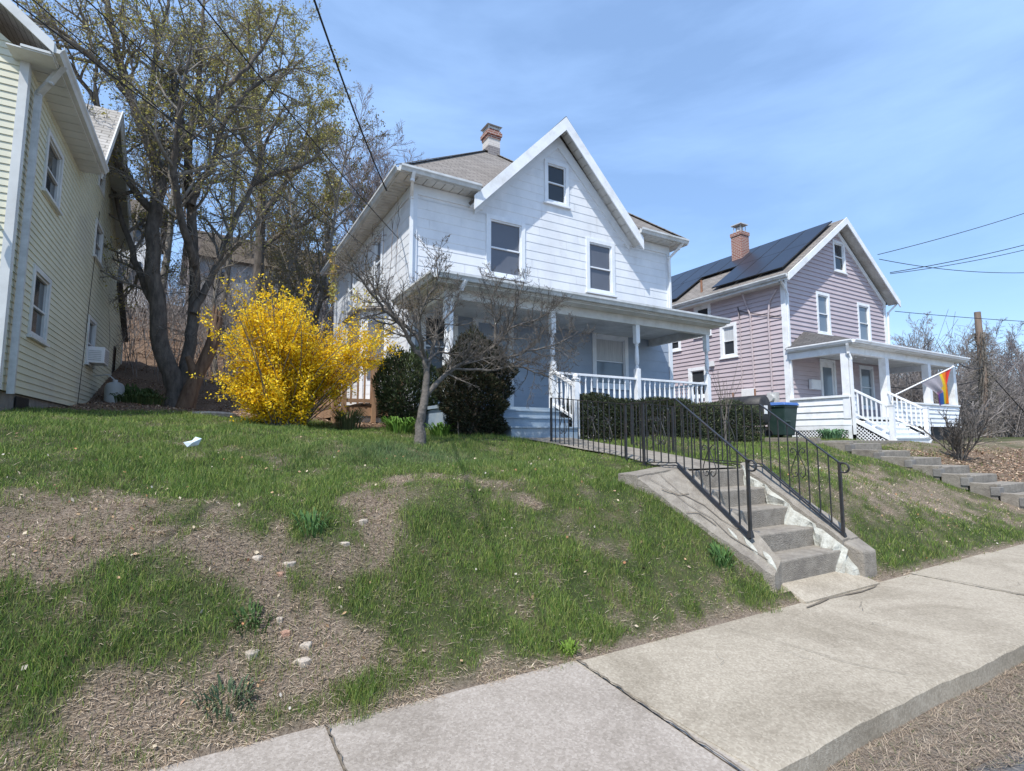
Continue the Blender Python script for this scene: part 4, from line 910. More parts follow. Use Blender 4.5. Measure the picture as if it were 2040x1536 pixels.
# flag on a slanting pole
Fl = thing('flag', 'rainbow striped flag hanging limp from a white pole on the pink house porch', 'flag', (19.95, 8.9, 3.0))
pa, pb = Vector((19.95, 8.95, 2.98)), Vector((21.75, 7.85, 3.98))
m = MB(); m.tube([pa, pb], .022, 8); m.lathe(pb.x, pb.y, [(pb.z-.03,.01),(pb.z,.045),(pb.z+.04,.03),(pb.z+.05,.005)], 8); m.build('flagpole', 'bright_white', Fl)
nu, nv = 26, 24; V = []; Cc = []; stripes = [(.75,.06,.05),(.80,.22,.03),(.80,.62,.05),(.05,.28,.09),(.06,.14,.42),(.24,.06,.32)]
for j in range(nv+1):
    for i in range(nu+1):
        s, t = i/nu, j/nv                      # s along the pole edge, t down the cloth
        top = pb.lerp(pa, .03+.62*s)
        gather = min(1, t*2.2)**.7; s2 = .03+.50*s
        top = pb.lerp(pa, s2); low = pb.lerp(pa, .10+.14*s)
        q = top.lerp(low, gather*.9); q.z = top.z-.02-t*(1.18-.30*s)*(1-.25*s)-.10*gather*s
        fold = .055*math.sin(s*15+t*1.5)*gather; q += Vector((fold*.5+.10*(s-.5)*gather, fold, 0))
        V.append(tuple(q)); c = stripes[min(5, int(s*6))] if s > .0 else stripes[0]
        if t < .40 and s > .42: c = (.42,.40,.44)
        if s > .5 and .40 <= t < .50: c = (.5,.3,.42)
        Cc.append(c)
ii = np.arange((nu+1)*(nv+1)).reshape(nv+1, nu+1); FQf = np.stack([ii[:-1,:-1], ii[:-1,1:], ii[1:,1:], ii[1:,:-1]], -1).reshape(-1, 4)
npmesh('cloth', np.array(V), [FQf], 'petal', Fl, np.array(Cc), True)

# ================================================================== street front: steps and iron railings
S = thing('concrete_steps', 'five concrete steps between sloping cheek walls up from the sidewalk', 'steps', (5.8, 3.4, 0))
nz = [.33, .54, .755, .965, 1.19]
for k in range(5):
    y0_ = 3.46+.305*k; x0_, x1_ = 5.20, 6.34
    m = MB(); m.box(x0_, y0_, -.1, x1_, (y0_+.33 if k < 4 else 5.1), nz[k]-.002*k); m.build('step', 'concrete', S, bevel=.018)
# left cheek: broad, battered, cracked
def slabmesh(name, top, depth, mat, parent, n=14, noise=.012):
    # top: 4 corners a(in-top), b(in-bottom), c(out-bottom), d(out-top); grid of the top with noise, skirts down
    a, b, c, d = map(Vector, top); mb = MB(); G = []
    for i in range(n+1):
        row = []
        for j in range(n//2+1):
            s, t = i/n, j/(n//2); p = a.lerp(b, s).lerp(d.lerp(c, s), t)
            k_ = noise*(math.sin(p.x*13+p.y*9)+math.sin(p.x*31-p.y*23)*.6+random.uniform(-.5, .5))
            row.append(p+Vector((k_*.5 if 0 < j < n//2 else k_, k_*.3, k_*.7)))
        G.append(row)
    for i in range(n):
        for j in range(n//2): mb.quad(G[i][j], G[i+1][j], G[i+1][j+1], G[i][j+1])
    dn = Vector((0,0,-depth)); J = n//2
    for i in range(n): mb.quad(G[i][0], G[i][0]+dn, G[i+1][0]+dn, G[i+1][0]); mb.quad(G[i][J], G[i+1][J], G[i+1][J]+dn, G[i][J]+dn)
    for j in range(J): mb.quad(G[0][j], G[0][j+1], G[0][j+1]+dn, G[0][j]+dn); mb.quad(G[n][j], G[n][j]+dn, G[n][j+1]+dn, G[n][j+1])
    return mb.build(name, mat, parent)
ck1 = slabmesh('cheek_wall', ((5.20,4.68,1.23),(5.22,3.46,.36),(5.03,3.42,.20),(4.44,4.72,1.13)), .5, 'concrete', S)
slabmesh('cheek_cap', ((5.20,5.05,1.235),(5.20,4.685,1.235),(4.44,4.725,1.155),(4.38,5.0,1.16)), .4, 'concrete', ck1, 6, .006)
# cracks lying on the left cheek
def cheekz(x, y):
    t = (4.7-y)/1.26; zi = 1.23+(.36-1.23)*t; zo = 1.13+(.20-1.13)*t; xo = 4.44+(5.03-4.44)*t; s = (5.2-x)/max(.05, 5.2-xo); return zi+(zo-zi)*s
m = MB()
for pts in ([(4.55,4.66),(4.7,4.45),(4.78,4.25),(4.9,4.05),(4.93,3.85),(5.04,3.65),(5.09,3.52)], [(4.75,4.66),(4.8,4.4),(4.95,4.2),(5.0,4.0),(5.1,3.8)], [(4.6,4.5),(4.75,4.38),(4.9,4.36)], [(4.66,4.2),(4.8,4.15),(4.88,3.98)]):
    pts = [(x+random.uniform(-.01,.01), y) for x, y in pts]
    for a, b in zip(pts[:-1], pts[1:]):
        A_ = Vector((*a, cheekz(*a)+.018)); B2 = Vector((*b, cheekz(*b)+.018)); d_ = (B2-A_).normalized(); s_ = d_.cross(Vector((-.2,-.6,.8))).normalized()*random.uniform(.003,.008)
        m.quad(A_-s_, B2-s_, B2+s_, A_+s_)
m.build('crack', 'crack', ck1)
for (x, y, w_, h_) in ((5.10,3.52,.05,.10),(5.05,3.68,.05,.11),(4.98,3.85,.03,.07)):   # exposed pale edges of the broken cheek
    m = MB(); z = cheekz(x, y)+.012; P = [(x+math.cos(a)*w_*random.uniform(.5,1)*.6, y+math.sin(a)*h_*random.uniform(.6,1)) for a in np.linspace(0, 2*PI, 11)[:-1]]
    m.prism([(px, py_, cheekz(px, py_)-.02) for px, py_ in P], (0,0,.034)); m.build('broken_edge', 'plaster', ck1)
ck2 = slabmesh('cheek_wall', ((6.66,4.75,1.27),(6.70,3.46,.45),(6.36,3.46,.43),(6.35,4.75,1.25)), .6, 'concrete', S, 14, .010)
m = MB(); m.hexa([(6.44,3.28,.0),(6.72,3.28,.0),(6.74,3.50,.0),(6.38,3.50,.0)], [(6.44,3.28,.32),(6.72,3.28,.32),(6.74,3.52,.46),(6.38,3.52,.44)]); m.build('end_block', 'concrete', ck2, bevel=.02)
# crumbling white plaster between the treads and the right cheek
m = MB(); rr = random.Random(3)
V2 = []
n = 46
for i in range(n+1):
    y = 3.40+(4.72-3.40)*i/n
    k = min(4, max(-1, int((y-3.46)//.305))); zs = (nz[k] if k >= 0 else .14)
    zc_ = np.interp(y, [3.4,3.46,4.75], [.38,.42,1.25]); zc_ = max(zs+.02, float(zc_)*(1 - .0) - .04)
    u = (y-3.4)/1.32; wob = .5+.5*math.sin(u*17)+.3*math.sin(u*41)
    inner = 6.345-.10*max(.15, wob)*(.8 if u > .5 else 1.25)*(1-.4*u)
    V2.append(((6.362, y, zc_), (6.35-.035, y, (zs+zc_)/2+.03), (inner, y, zs+.012), (inner-.02, y, zs-.05)))
for a, b in zip(V2[:-1], V2[1:]):
    for k in range(3): m.quad(a[k], b[k], b[k+1], a[k+1])
m.build('plaster_patch', 'plaster', ck2)
m = MB(); m.hexa([(6.30,3.34,0),(6.46,3.30,0),(6.5,3.45,0),(6.26,3.46,0)], [(6.33,3.36,.12),(6.44,3.33,.14),(6.5,3.45,.3),(6.3,3.46,.3)]); m.build('plaster_lump', 'plaster', ck2, bevel=.03)

def catm(pts, sub=8):
    P = [Vector(p) for p in pts]; P = [P[0]*2-P[1]]+P+[P[-1]*2-P[-2]]; out = []
    for i in range(1, len(P)-2):
        for k in range(sub):
            t = k/sub; a, b, c, d = P[i-1], P[i], P[i+1], P[i+2]
            out.append(.5*((2*b)+(c-a)*t+(2*a-5*b+4*c-d)*t*t+(3*b-a-3*c+d)*t**3))
    out.append(P[-2]); return out
def scroll_pts(y, z, s, side, flip=1):
    """C-scroll in the plane of the railing, starting at (y,z)"""
    pts = []
    for k in range(26):
        a = k/25*PI*2.6; r_ = s*(1-.62*k/25)
        pts.append((side*(s-r_*math.cos(a)) , flip*r_*math.sin(a)))
    return [(y+p[0], z+p[1]) for p in pts]
def railing(label, x, line, posts, post_bottoms, spirals, foot):
    """line: (y, ztop) points of the handrail; bottom rail .82 below"""
    R_ = thing('iron_railing', label, 'railing', (x, line[0][0], foot), 'black iron railings beside the steps')
    m = MB()
    for a, b in zip(line[:-1], line[1:]): m.beam((x,a[0],a[1]), (x,b[0],b[1]), .032, .012)
    y0_, z0_ = line[0]; c = [(x, y0_-.055-.05*math.cos(a)+.05*0, z0_-.055+.05*math.sin(a)) for a in np.linspace(PI/2+.3, PI/2+.3+2*PI, 22)]
    m.tube([(x, y0_+.02, z0_)]+[(x, y0_-.05+.055*math.cos(a), z0_-.06+.055*math.sin(a)) for a in np.linspace(PI*.5, PI*2.45, 22)], .011, 6)
    m.build('handrail', 'iron', R_)
    lz = lambda y: float(np.interp(y, [p[0] for p in line], [p[1] for p in line]))
    bz = lambda y: lz(y)-.80
    m = MB()
    bl = [(line[0][0], lz(line[0][0])-.80)]+[(p[0], p[1]-.80) for p in line[1:]]
    for a, b in zip(bl[:-1], bl[1:]): m.beam((x,a[0],a[1]), (x,b[0],b[1]), .028, .012); m.beam((x,a[0],a[1]-.035), (x,b[0],b[1]-.035), .028, .012)
    m.build('bottom_rail', 'iron', R_)
    for y, zb_ in zip(posts, post_bottoms):
        m = MB(); m.box(x-.015, y-.015, zb_, x+.015, y+.015, lz(y)-.005); m.hexa([(x-.03,y-.03,zb_-.01),(x+.03,y-.03,zb_-.01),(x+.03,y+.03,zb_-.01),(x-.03,y+.03,zb_-.01)], [(x-.019,y-.019,zb_+.06),(x+.019,y-.019,zb_+.06),(x+.019,y+.019,zb_+.06),(x-.019,y+.019,zb_+.06)]); m.build('post', 'iron', R_)
    y = line[0][0]+.125; yend = line[-1][0]
    while y < yend-.04:
        if min(abs(y-p) for p in posts) > .05:
            MB().box(x-.006, y-.006, bz(y), x+.006, y+.006, lz(y)).build('baluster', 'iron', R_)
        y += .125
    for yc in spirals:
        m = MB(); zc_ = (lz(yc)+bz(yc))/2; sl2 = (lz(yc+.05)-lz(yc-.05))/.1
        for sd in (-1, 1):
            # lyre: two long curves bowing out below, curling outwards at the top and inwards at the foot
            P = [(0,.17),(.02,.10),(.055,.02),(.085,-.06),(.09,-.12),(.065,-.165),(.03,-.165),(.018,-.135),(.035,-.115),(.05,-.13)]
            m.tube(catm([(x, yc+sd*p[0], zc_+p[1]+sl2*sd*p[0]*.0) for p in P], 5), .006, 5)
            P = [(0,.10),(.02,.15),(.055,.185),(.085,.175),(.09,.145),(.068,.13),(.055,.145)]
            m.tube(catm([(x, yc+sd*p[0], zc_+p[1]) for p in P], 5), .006, 5)
        m.build('scrollwork', 'iron', R_)
lineL = [(3.71,1.36),(4.70,2.09),(5.30,2.075),(5.62,2.07),(7.46,2.28)]
railing('black iron railing on the left cheek wall and left edge of the front walk', 5.08, lineL, [3.71,5.27,5.62,7.46], [.55,1.2,1.15,1.5], [4.21,4.96,6.37,7.12,5.87+.125], .4)
lineR = [(3.50,1.31),(4.50,2.05),(6.05,2.10),(7.0,2.22)]
railing('black iron railing on the right cheek wall and right edge of the front walk', 6.47, lineR, [3.50,6.05,7.0], [.44,1.2,1.35], [4.0,5.0,6.5], .4)

# neighbour's stepped walk
Wk = thing('stepped_walk', 'stepped concrete walk descending the bank in front of the pink house', 'steps', (13.6, 5.5, .4))
ny_ = [7.5, 6.75, 6.15, 5.55, 5.05, 4.6, 4.15, 3.75, 3.35]; nzv = [1.50, 1.33, 1.19, 1.03, .88, .73, .57, .42, .24]
for k in range(8):
    m = MB(); y1_, y0_ = ny_[k], ny_[k+1]; m.box(12.95, y0_, nzv[k]-.3, 13.13, y1_-.03, nzv[k]); m.box(13.132, y0_, nzv[k]-.25, 14.4, y1_-.05, nzv[k]-.03); m.build('step', 'concrete', Wk, bevel=.012)
    m = MB(); m.box(12.93, y0_-.04, nzv[k]-.22, 13.13, y0_+.10, nzv[k]-.06); m.build('edge_block', 'foundation', Wk, bevel=.01)
m = MB(); m.box(12.95, 7.5, 1.3, 13.13, 8.9, 1.60); m.box(13.132, 7.5, 1.3, 17.6, 8.6, 1.52); m.build('landing', 'concrete', Wk, bevel=.01)

# wheeled bin beside the pink house
Bn = thing('rubbish_bin', 'dark green wheeled bin with blue lid beside the pink house', 'bin', (16.6, 11.0, 1.65))
bx, by, bz_ = 15.95, 10.35, 1.62
m = MB(); m.hexa([(bx-.26,by-.28,bz_+.05),(bx+.26,by-.28,bz_+.05),(bx+.26,by+.28,bz_+.05),(bx-.26,by+.28,bz_+.05)], [(bx-.36,by-.36,bz_+1.0),(bx+.36,by-.36,bz_+1.0),(bx+.36,by+.36,bz_+1.0),(bx-.36,by+.36,bz_+1.0)])
m.box(bx-.38, by-.38, bz_+.93, bx+.38, by+.38, bz_+.995); m.box(bx-.29, by-.36, bz_+.45, bx-.05, by-.30, bz_+.52); m.build('bin_body', 'bin_green', Bn, bevel=.03)
m = MB(); m.hexa([(bx-.40,by-.40,bz_+1.0),(bx+.40,by-.40,bz_+1.0),(bx+.40,by+.42,bz_+1.0),(bx-.40,by+.42,bz_+1.0)], [(bx-.36,by-.36,bz_+1.09),(bx+.36,by-.36,bz_+1.09),(bx+.36,by+.40,bz_+1.11),(bx-.36,by+.40,bz_+1.11)]); m.build('bin_lid', 'bin_blue', Bn, bevel=.02)
for s in (-1, 1): MB().tube([(bx+s*.27,by+.25,bz_+.12),(bx+s*.33,by+.25,bz_+.12)], .12, 14).build('wheel', 'tank_dark', Bn)
m = MB(); m.tube([(bx-.3,by+.42,bz_+1.02),(bx-.3,by+.5,bz_+1.03),(bx+.3,by+.5,bz_+1.03),(bx+.3,by+.42,bz_+1.02)], .018, 6); m.build('handle', 'bin_green', Bn)
# oil tank
O = thing('oil_tank', 'black horizontal oil tank on legs behind the clipped hedge', 'tank', (15.0, 10.6, 1.65))
ox, oy, oz = 14.9, 10.9, 2.45
m = MB(); prof = [(-.75,.05),(-.75,.3),(-.7,.38),(.7,.38),(.75,.3),(.75,.05)]; nseg = 20
b0 = 0
for yy_, r_ in prof:
    for k in range(nseg): a = 2*PI*k/nseg; m.v.append((ox+r_*math.cos(a)*.9, oy+yy_, oz+r_*math.sin(a)*1.25))
for j in range(len(prof)-1):
    for k in range(nseg): k2 = (k+1) % nseg; m.f.append((j*nseg+k, j*nseg+k2, (j+1)*nseg+k2, (j+1)*nseg+k)); m.uv.append(None)
m.f.append(tuple(range(nseg))); m.f.append(tuple(range(5*nseg, 6*nseg))); m.uv += [None, None]; m.build('tank_body', 'tank_dark', O, smooth=True)
for sx in (-1, 1):
    for sy in (-1, 1): MB().tube([(ox+sx*.25,oy+sy*.5,oz-.35),(ox+sx*.28,oy+sy*.5,1.5)], .025, 6).build('leg', 'tank_dark', O)
m = MB(); m.tube([(ox,oy-.4,oz+.45),(ox,oy-.4,oz+.68)], .03, 8); m.tube([(ox,oy+.4,oz+.45),(ox,oy+.4,oz+.62)], .03, 8); m.build('filler_pipe', 'rust', O)
MB().box(ox-.1, oy-.77, oz-.12, ox+.06, oy-.752, oz+.14).build('tank_plate', 'mailbox_white', O)

# small flat things on the lawn
def stone(name, label, cat, x, y, r_, h, mat, seed, group=None, zo=0):
    q = random.Random(seed); m = MB(); n = 13; base = terr1(x, y)+zo
    ring = [(r_*q.uniform(.55,1.15)*math.cos(2*PI*i/n), r_*q.uniform(.5,.9)*math.sin(2*PI*i/n)) for i in range(n)]
    lev = [(0,1.,-.03),(1,1.05,h*.4),(2,.82,h*.9),(3,.4,h)]
    for _, s, z in lev:
        for px, py_ in ring: m.v.append((x+px*s, y+py_*s, base+z+q.uniform(-.1,.1)*h))
    for j in range(3):
        for i in range(n): i2 = (i+1) % n; m.f.append((j*n+i, j*n+i2, (j+1)*n+i2, (j+1)*n+i)); m.uv.append(None)
    m.f.append(tuple(range(3*n, 4*n))); m.uv.append(None)
    return tag(m.build(name, mat), label, cat, group)
for k, (x, y, r_, h, mt, lb) in enumerate([
    (.56,4.20,.05,.02,'rock','pale flat stone, longest of those in the bare track up the bank'),
    (.36,4.26,.035,.03,'rock','round pale stone at the top of the bare track up the bank'),
    (.50,3.76,.035,.03,'rock_pink','larger orange pink brick fragment low on the bare bank'),
    (.47,3.84,.03,.025,'rock','grey stone just above the orange brick fragment'),
    (.50,4.13,.03,.02,'rock_pink','small pinkish fragment beside the pale flat stone'),
    (.98,4.32,.035,.02,'rock','flat stone at the edge of the green grass, right of the bare track'),
    (1.17,4.50,.04,.03,'rock','pale stone in the bare strip leading up towards the small tree'),
    (.30,3.68,.05,.03,'rock','broad grey stone left of the orange brick fragment'),
    (.58,3.60,.05,.025,'rock','lowest stone of the bare bank, near the sidewalk'),
    (.62,3.68,.04,.03,'rock','stone right of the orange brick fragment')]):
    stone('stone', lb, 'stone', x, y, r_*1.05, h*.55, mt, k+5)
stone('stone_slab', 'pale flat stone slab lying between the big tree and the yellow bush', 'stone', .1, 12.2, .42, .07, 'rock', 44)
m = MB(); px_, py_ = -.17, 6.66; pz_ = terr1(px_, py_)+.05; g0 = [(0,0,.0),(.10,.02,.02),(.13,.01,.09),(.07,.03,.11),(.04,.0,.07),(-.04,.02,.05)]
c0 = Vector((px_+.05, py_, pz_+.05))
for a, b in zip(g0, g0[1:]+g0[:1]): m.quad((px_+a[0], py_+a[1]-.03, pz_+a[2]), (px_+b[0], py_+b[1]-.03, pz_+b[2]), tuple(c0+Vector((0,-.05,0))))
tag(m.build('paper_scrap', 'paper'), 'crumpled pale blue scrap of paper lying on the lawn', 'litter')

# ================================================================== vegetation
class Tubes:
    """collects tapered polylines, builds them all as one mesh with numpy"""
    def __init__(s): s.by = {}
    def add(s, P, R, n=3):
        P = np.asarray(P, float); s.by.setdefault((len(P), n), []).append((P, np.asarray(R, float)))
    def arrays(s):
        Vs, Fs, off = [], [], 0
        for (L, n), lst in s.by.items():
            P = np.stack([p for p, _ in lst]); R = np.stack([r for _, r in lst]); m = len(P)
            T = np.empty_like(P); T[:,1:-1] = P[:,2:]-P[:,:-2]; T[:,0] = P[:,1]-P[:,0]; T[:,-1] = P[:,-1]-P[:,-2]
            T /= np.linalg.norm(T, axis=2, keepdims=True)+1e-9
            ref = np.where(np.abs((P[:,-1]-P[:,0])[:, 2:3]) > .8*np.linalg.norm(P[:,-1]-P[:,0], axis=1, keepdims=True), [[1.,.1,0]], [[0.,.1,1.]])[:, None, :]
            S = np.cross(T, ref); S /= np.linalg.norm(S, axis=2, keepdims=True)+1e-9; U = np.cross(S, T)
            a = np.arange(n)*2*PI/n
            ring = P[:,:,None,:]+R[:,:,None,None]*(S[:,:,None,:]*np.cos(a)[None,None,:,None]+U[:,:,None,:]*np.sin(a)[None,None,:,None])
            Vs.append(ring.reshape(-1, 3))
            base = off+(np.arange(m)*L*n)[:, None, None]; j = np.arange(L-1)[None, :, None]*n; k = np.arange(n)[None, None, :]; k2 = (k+1) % n
            f = np.stack([base+j+k, base+j+k2, base+j+n+k2, base+j+n+k], -1).reshape(-1, 4); Fs.append(f); off += m*L*n
        return np.concatenate(Vs), np.concatenate(Fs)
    def build(s, name, mat, parent):
        V, Fq = s.arrays(); return npmesh(name, V, [Fq], mat, parent, smooth=True)
def rot_about(v, ax, a):
    ax = ax/np.linalg.norm(ax); return v*math.cos(a)+np.cross(ax, v)*math.sin(a)+ax*np.dot(ax, v)*(1-math.cos(a))
def grow(tb, R, p, d, L, r, lev, prm, tips):
    """a wandering branch with side branches; prm: list per level of (segments, wander, up, n_children, child_len, angle)"""
    seg, wander, upw, nch, cl, ang, mr = prm[lev]
    pts = [p.copy()]; rad = [r]; d = d/np.linalg.norm(d)
    for i in range(seg):
        d = d+R.normal(0, wander, 3); d[2] += upw; d /= np.linalg.norm(d)
        p = p+d*L/seg; pts.append(p.copy()); rad.append(max(mr, r*(1-.8*(i+1)/seg)))
    tb.add(pts, rad, 5 if r > .03 else (4 if r > .012 else 3))
    if lev+1 >= len(prm): tips.append(pts[-1]); tips.append(pts[len(pts)//2]); return
    side(tb, R, pts, rad, L, lev, prm, tips)
def side(tb, R, pts, rad, L, lev, prm, tips, t0=.22, count=None, lenf=None):
    nch, cl, ang = prm[lev][3], prm[lev][4], prm[lev][5]
    seg = len(pts)-1; nn = count or nch
    for k in range(nn):
        t = t0+(1-t0)*(k+R.random())/nn; f = t*seg; i = min(seg-1, int(f)); q = pts[i]*(1-(f-i))+pts[i+1]*(f-i)
        dd = pts[i+1]-pts[i]; dd = dd/np.linalg.norm(dd); ax = np.cross(dd, R.normal(0, 1, 3)); nd = rot_about(dd, ax, ang*R.uniform(.6, 1.3))
        rr = rad[i]*.62
        ll = (lenf if lenf else L*cl)*R.uniform(.6, 1.25)*(1-.45*t)
        grow(tb, R, q, nd, ll, min(rr, ll*.02+prm[lev+1][6]), lev+1, prm, tips)
def tuftcloud(C, R, n, spread, size, cols, flat=0):
    """n small leaf quads scattered about centres C"""
    C = np.asarray(C); c = C[R.integers(0, len(C), n)]+R.normal(0, spread, (n, 3))
    a = R.normal(0, 1, (n, 3)); a /= np.linalg.norm(a, axis=1, keepdims=True); b = np.cross(a, R.normal(0, 1, (n, 3))); b /= np.linalg.norm(b, axis=1, keepdims=True)
    if flat: a[:, 2] *= 1-flat; b[:, 2] *= 1-flat
    s = size*R.uniform(.6, 1.3, (n, 1)); V = np.stack([c-a*s, c+b*s*.55, c+a*s, c-b*s*.55], 1).reshape(-1, 3)
    cols = np.asarray(cols); cc = cols[R.integers(0, len(cols), n)]*R.uniform(.75, 1.2, (n, 1)); return V, np.repeat(cc, 4, 0)
def leafmesh(name, V, cc, mat, parent):
    F4 = np.arange(len(V)).reshape(-1, 4); return npmesh(name, V, [F4], mat, parent, cc)
def densify(pl, R, jit=.06, yj=.5, sub=4):
    P = [np.array(p) for p in pl]; o = R.normal(0, yj); out = []
    for i in range(len(P)): P[i] = P[i]+np.array([0, o*i/(len(P)-1), 0])
    Q = catm([Vector(p) for p in P], sub); out = [np.array(q)+R.normal(0, jit*.35, 3)*(i > 0) for i, q in enumerate(Q)]
    return out

# --- the big maple behind the yellow house
BIG = [
 ([(-0.74,17.00,2.32),(-0.86,17.00,3.13),(-1.17,17.00,4.07),(-1.35,17.00,5.30),(-1.49,17.00,6.40),(-1.53,17.00,7.67),(-1.47,17.00,8.69),(-1.73,17.00,9.64),(-2.23,17.00,10.80),(-2.60,17.00,11.99),(-2.91,17.00,13.48),(-3.18,17.00,15.14)], .215, .035),
 ([(-1.53,17.00,7.67),(-1.81,17.00,8.03),(-2.06,17.00,8.40),(-2.44,17.00,9.30),(-3.00,17.00,10.54),(-3.81,17.00,11.80),(-4.49,17.00,13.05)], .10, .018),
 ([(-1.47,17.00,8.69),(-1.13,17.00,9.37),(-0.94,17.00,10.33),(-0.24,17.00,11.47),(0.37,17.00,12.48),(1.01,17.00,13.71),(1.38,17.00,15.06)], .10, .018),
 ([(-1.73,17.00,9.64),(-1.79,17.00,10.65),(-1.75,17.00,12.01),(-1.59,17.00,13.45),(-1.49,17.00,15.06)], .08, .018),
 ([(-0.70,17.05,2.5),(-0.55,17.20,3.98),(-0.49,17.30,5.12),(-0.53,17.30,6.56),(-0.71,17.30,8.29),(-0.90,17.30,10.04),(-0.80,17.30,11.28),(-0.73,17.30,12.39),(-0.74,17.30,13.81),(-0.71,17.30,15.76)], .15, .03),
 ([(-0.71,17.30,8.29),(-0.56,17.30,8.92),(-0.17,17.30,9.94),(-0.03,17.30,11.07),(0.64,17.30,12.42),(1.45,17.30,13.38),(2.18,17.30,13.83)], .09, .018),
 ([(-2.23,17.00,10.80),(-2.73,17.00,11.35),(-3.40,17.00,11.82),(-4.14,17.00,12.36)], .09, .025),
 ([(-0.90,17.30,10.04),(-1.22,17.00,11.14),(-1.41,17.00,12.29),(-1.94,17.00,13.30)], .09, .025),
 ([(-1.25,17.00,4.9),(-1.65,17.20,5.7),(-2.05,17.40,6.8),(-2.5,17.6,8.2),(-2.9,17.8,9.8)], .10, .02),
 ([(-0.49,17.30,5.12),(-0.1,17.6,6.3),(.3,18.0,7.9),(.9,18.4,9.8),(1.3,18.6,11.6),(1.9,18.8,13.2)], .09, .018),
 ([(.9,18.4,9.8),(1.7,18.3,10.5),(2.5,18.2,11.0),(3.2,18.1,11.9)], .07, .02),
 ([(-0.53,17.30,6.56),(-.9,16.5,7.6),(-1.1,15.9,8.8),(-1.0,15.2,10.2),(-.8,14.6,11.6)], .10, .02),
]
def bigtree():
    R = np.random.default_rng(11)
    T = thing('tree', 'big dark multi-stemmed maple with yellow-green blossom behind the yellow house', 'tree', (-.75, 17, 2.3))
    tr = Tubes(); tb = Tubes(); tips = []
    prm = [(6,.1,.0,10,.4,.9,.013), (7,.15,.04,11,.45,.8,.006), (5,.18,.03,9,.45,.8,.006), (4,.2,.01,0,0,0,.0042)]
    for k, (pl, r0, r1) in enumerate(BIG):
        P = densify(pl, R, .06, .35 if k > 0 else .0, 4); n = len(P)
        rad = [r0*(1-t)**.8+r1 for t in np.linspace(0, 1, n)]
        if k in (0, 4): rad[0] *= 1.35; rad[1] *= 1.15
        tr.add(P, rad, 10)
        L = sum(np.linalg.norm(P[i+1]-P[i]) for i in range(n-1))
        side(tb, R, P, rad, L, 0, prm, tips, t0=.42 if k in (0, 4) else .2, count=int(3+L*2.1), lenf=2.7)
    # epicormic tangle low on the stems
    for k in range(70):
        src = BIG[R.integers(0, 2)*4][0]; i = R.integers(2, 6); q = np.array(src[i])*(.5)+np.array(src[i+1])*.5
        grow(tb, R, q, R.normal(0, 1, 3)+[0,0,-.1], R.uniform(.5, 1.3), .016, 2, prm, [])
    tr.build('trunk', 'bark_dark', T); tb.build('branches', 'bark', T)
    V, c = tuftcloud(np.array(tips), R, 30000, .08, .036, [(.42,.38,.10),(.36,.35,.11),(.48,.40,.10),(.28,.28,.09),(.34,.28,.12)])
    leafmesh('blossom', V, c, 'leafy', T)
    print('big tips', len(tips))
bigtree()
# broken leaning stub beside it
Sb = thing('broken_stump', 'broken reddish-brown leaning stub of a trunk beside the big maple', 'stump', (-.3, 16.6, 2.4))
tb = Tubes(); R0 = np.random.default_rng(4)
tb.add([(-.55,16.75,2.3),(-.42,16.7,2.9),(-.25,16.7,3.4),(-.10,16.7,3.8),(.05,16.7,4.3),(.08,16.7,4.8)], [.26,.2,.16,.17,.17,.13], 9)
for a in range(7):
    an = a*.9; tb.add([(.08+.09*math.cos(an),16.7+.09*math.sin(an),4.6),(.1+.11*math.cos(an),16.7+.1*math.sin(an),4.9+.25*R0.random()),(.12+.12*math.cos(an),16.7+.1*math.sin(an),5.15+.3*R0.random())], [.06,.04,.006], 4)
tb.add([(-.35,16.7,3.2),(-.42,16.7,3.5),(-.55,16.65,3.8)], [.12,.11,.07], 7)
tb.build('stub', 'dead_wood', Sb)

# --- generic bare trees, a few different ones; others are copies
def bare_tree(name, label, loc, h, seed, mat='bark_far', dens=1., spread=.8, leafc=None, group=None, stems=1, trunk_r=None, cat='tree', nleaf=0, tmin=.006):
    R = np.random.default_rng(seed); T = thing(name, label, cat, loc, group); loc = np.array(loc, float)
    tr = Tubes(); tb = Tubes(); tips = []
    prm = [(8,.06,.02,int(18*dens),.36*spread,.75,.02), (6,.13,.07,int(11*dens),.40,.7,tmin*.9), (5,.16,.04,int(8*dens),.45,.7,tmin*.7), (4,.18,.02,0,0,0,tmin*.5)]
    for s in range(stems):
        off = R.normal(0, .08*h/10, 3)*[1,1,0]*(stems > 1); d = np.array([R.normal(0,.05+.12*(stems > 1)), R.normal(0,.05+.12*(stems > 1)), 1.]); d /= np.linalg.norm(d)
        P = [loc+off-[0,0,.2]]; p = P[0].copy(); hh = h*R.uniform(.75, 1) if s else h
        for i in range(10):
            d = d+R.normal(0, .05, 3); d[2] = abs(d[2])+.02; d /= np.linalg.norm(d); p = p+d*hh/10; P.append(p.copy())
        r0 = (trunk_r or h*.014)/(1+.25*(stems-1)); rad = [r0*(1-.93*t)+.01 for t in np.linspace(0, 1, 11)]; rad[0] *= 1.3
        tr.add(P, rad, 7); side(tb, R, P, rad, hh, 0, prm, tips, t0=.28)
    tr.build('trunk', mat, T); tb.build('crown', mat, T)
    if nleaf:
        V, c = tuftcloud(np.array(tips), R, nleaf, .10, .045, leafc); leafmesh('leaves', V, c, 'leafy', T)
    return T
def copy_tree(root, loc, rz, s, label):
    r_ = root.copy(); col.objects.link(r_); r_.location = loc; r_.rotation_euler = (0,0,rz); r_.scale = s if hasattr(s, '__len__') else (s,s,s); r_['label'] = label
    for ch in list(root.children):
        c = ch.copy(); col.objects.link(c); c.parent = r_; c.matrix_parent_inverse = ch.matrix_parent_inverse.copy()
    return r_
def z1(x, y): return terr1(x, y)-.05
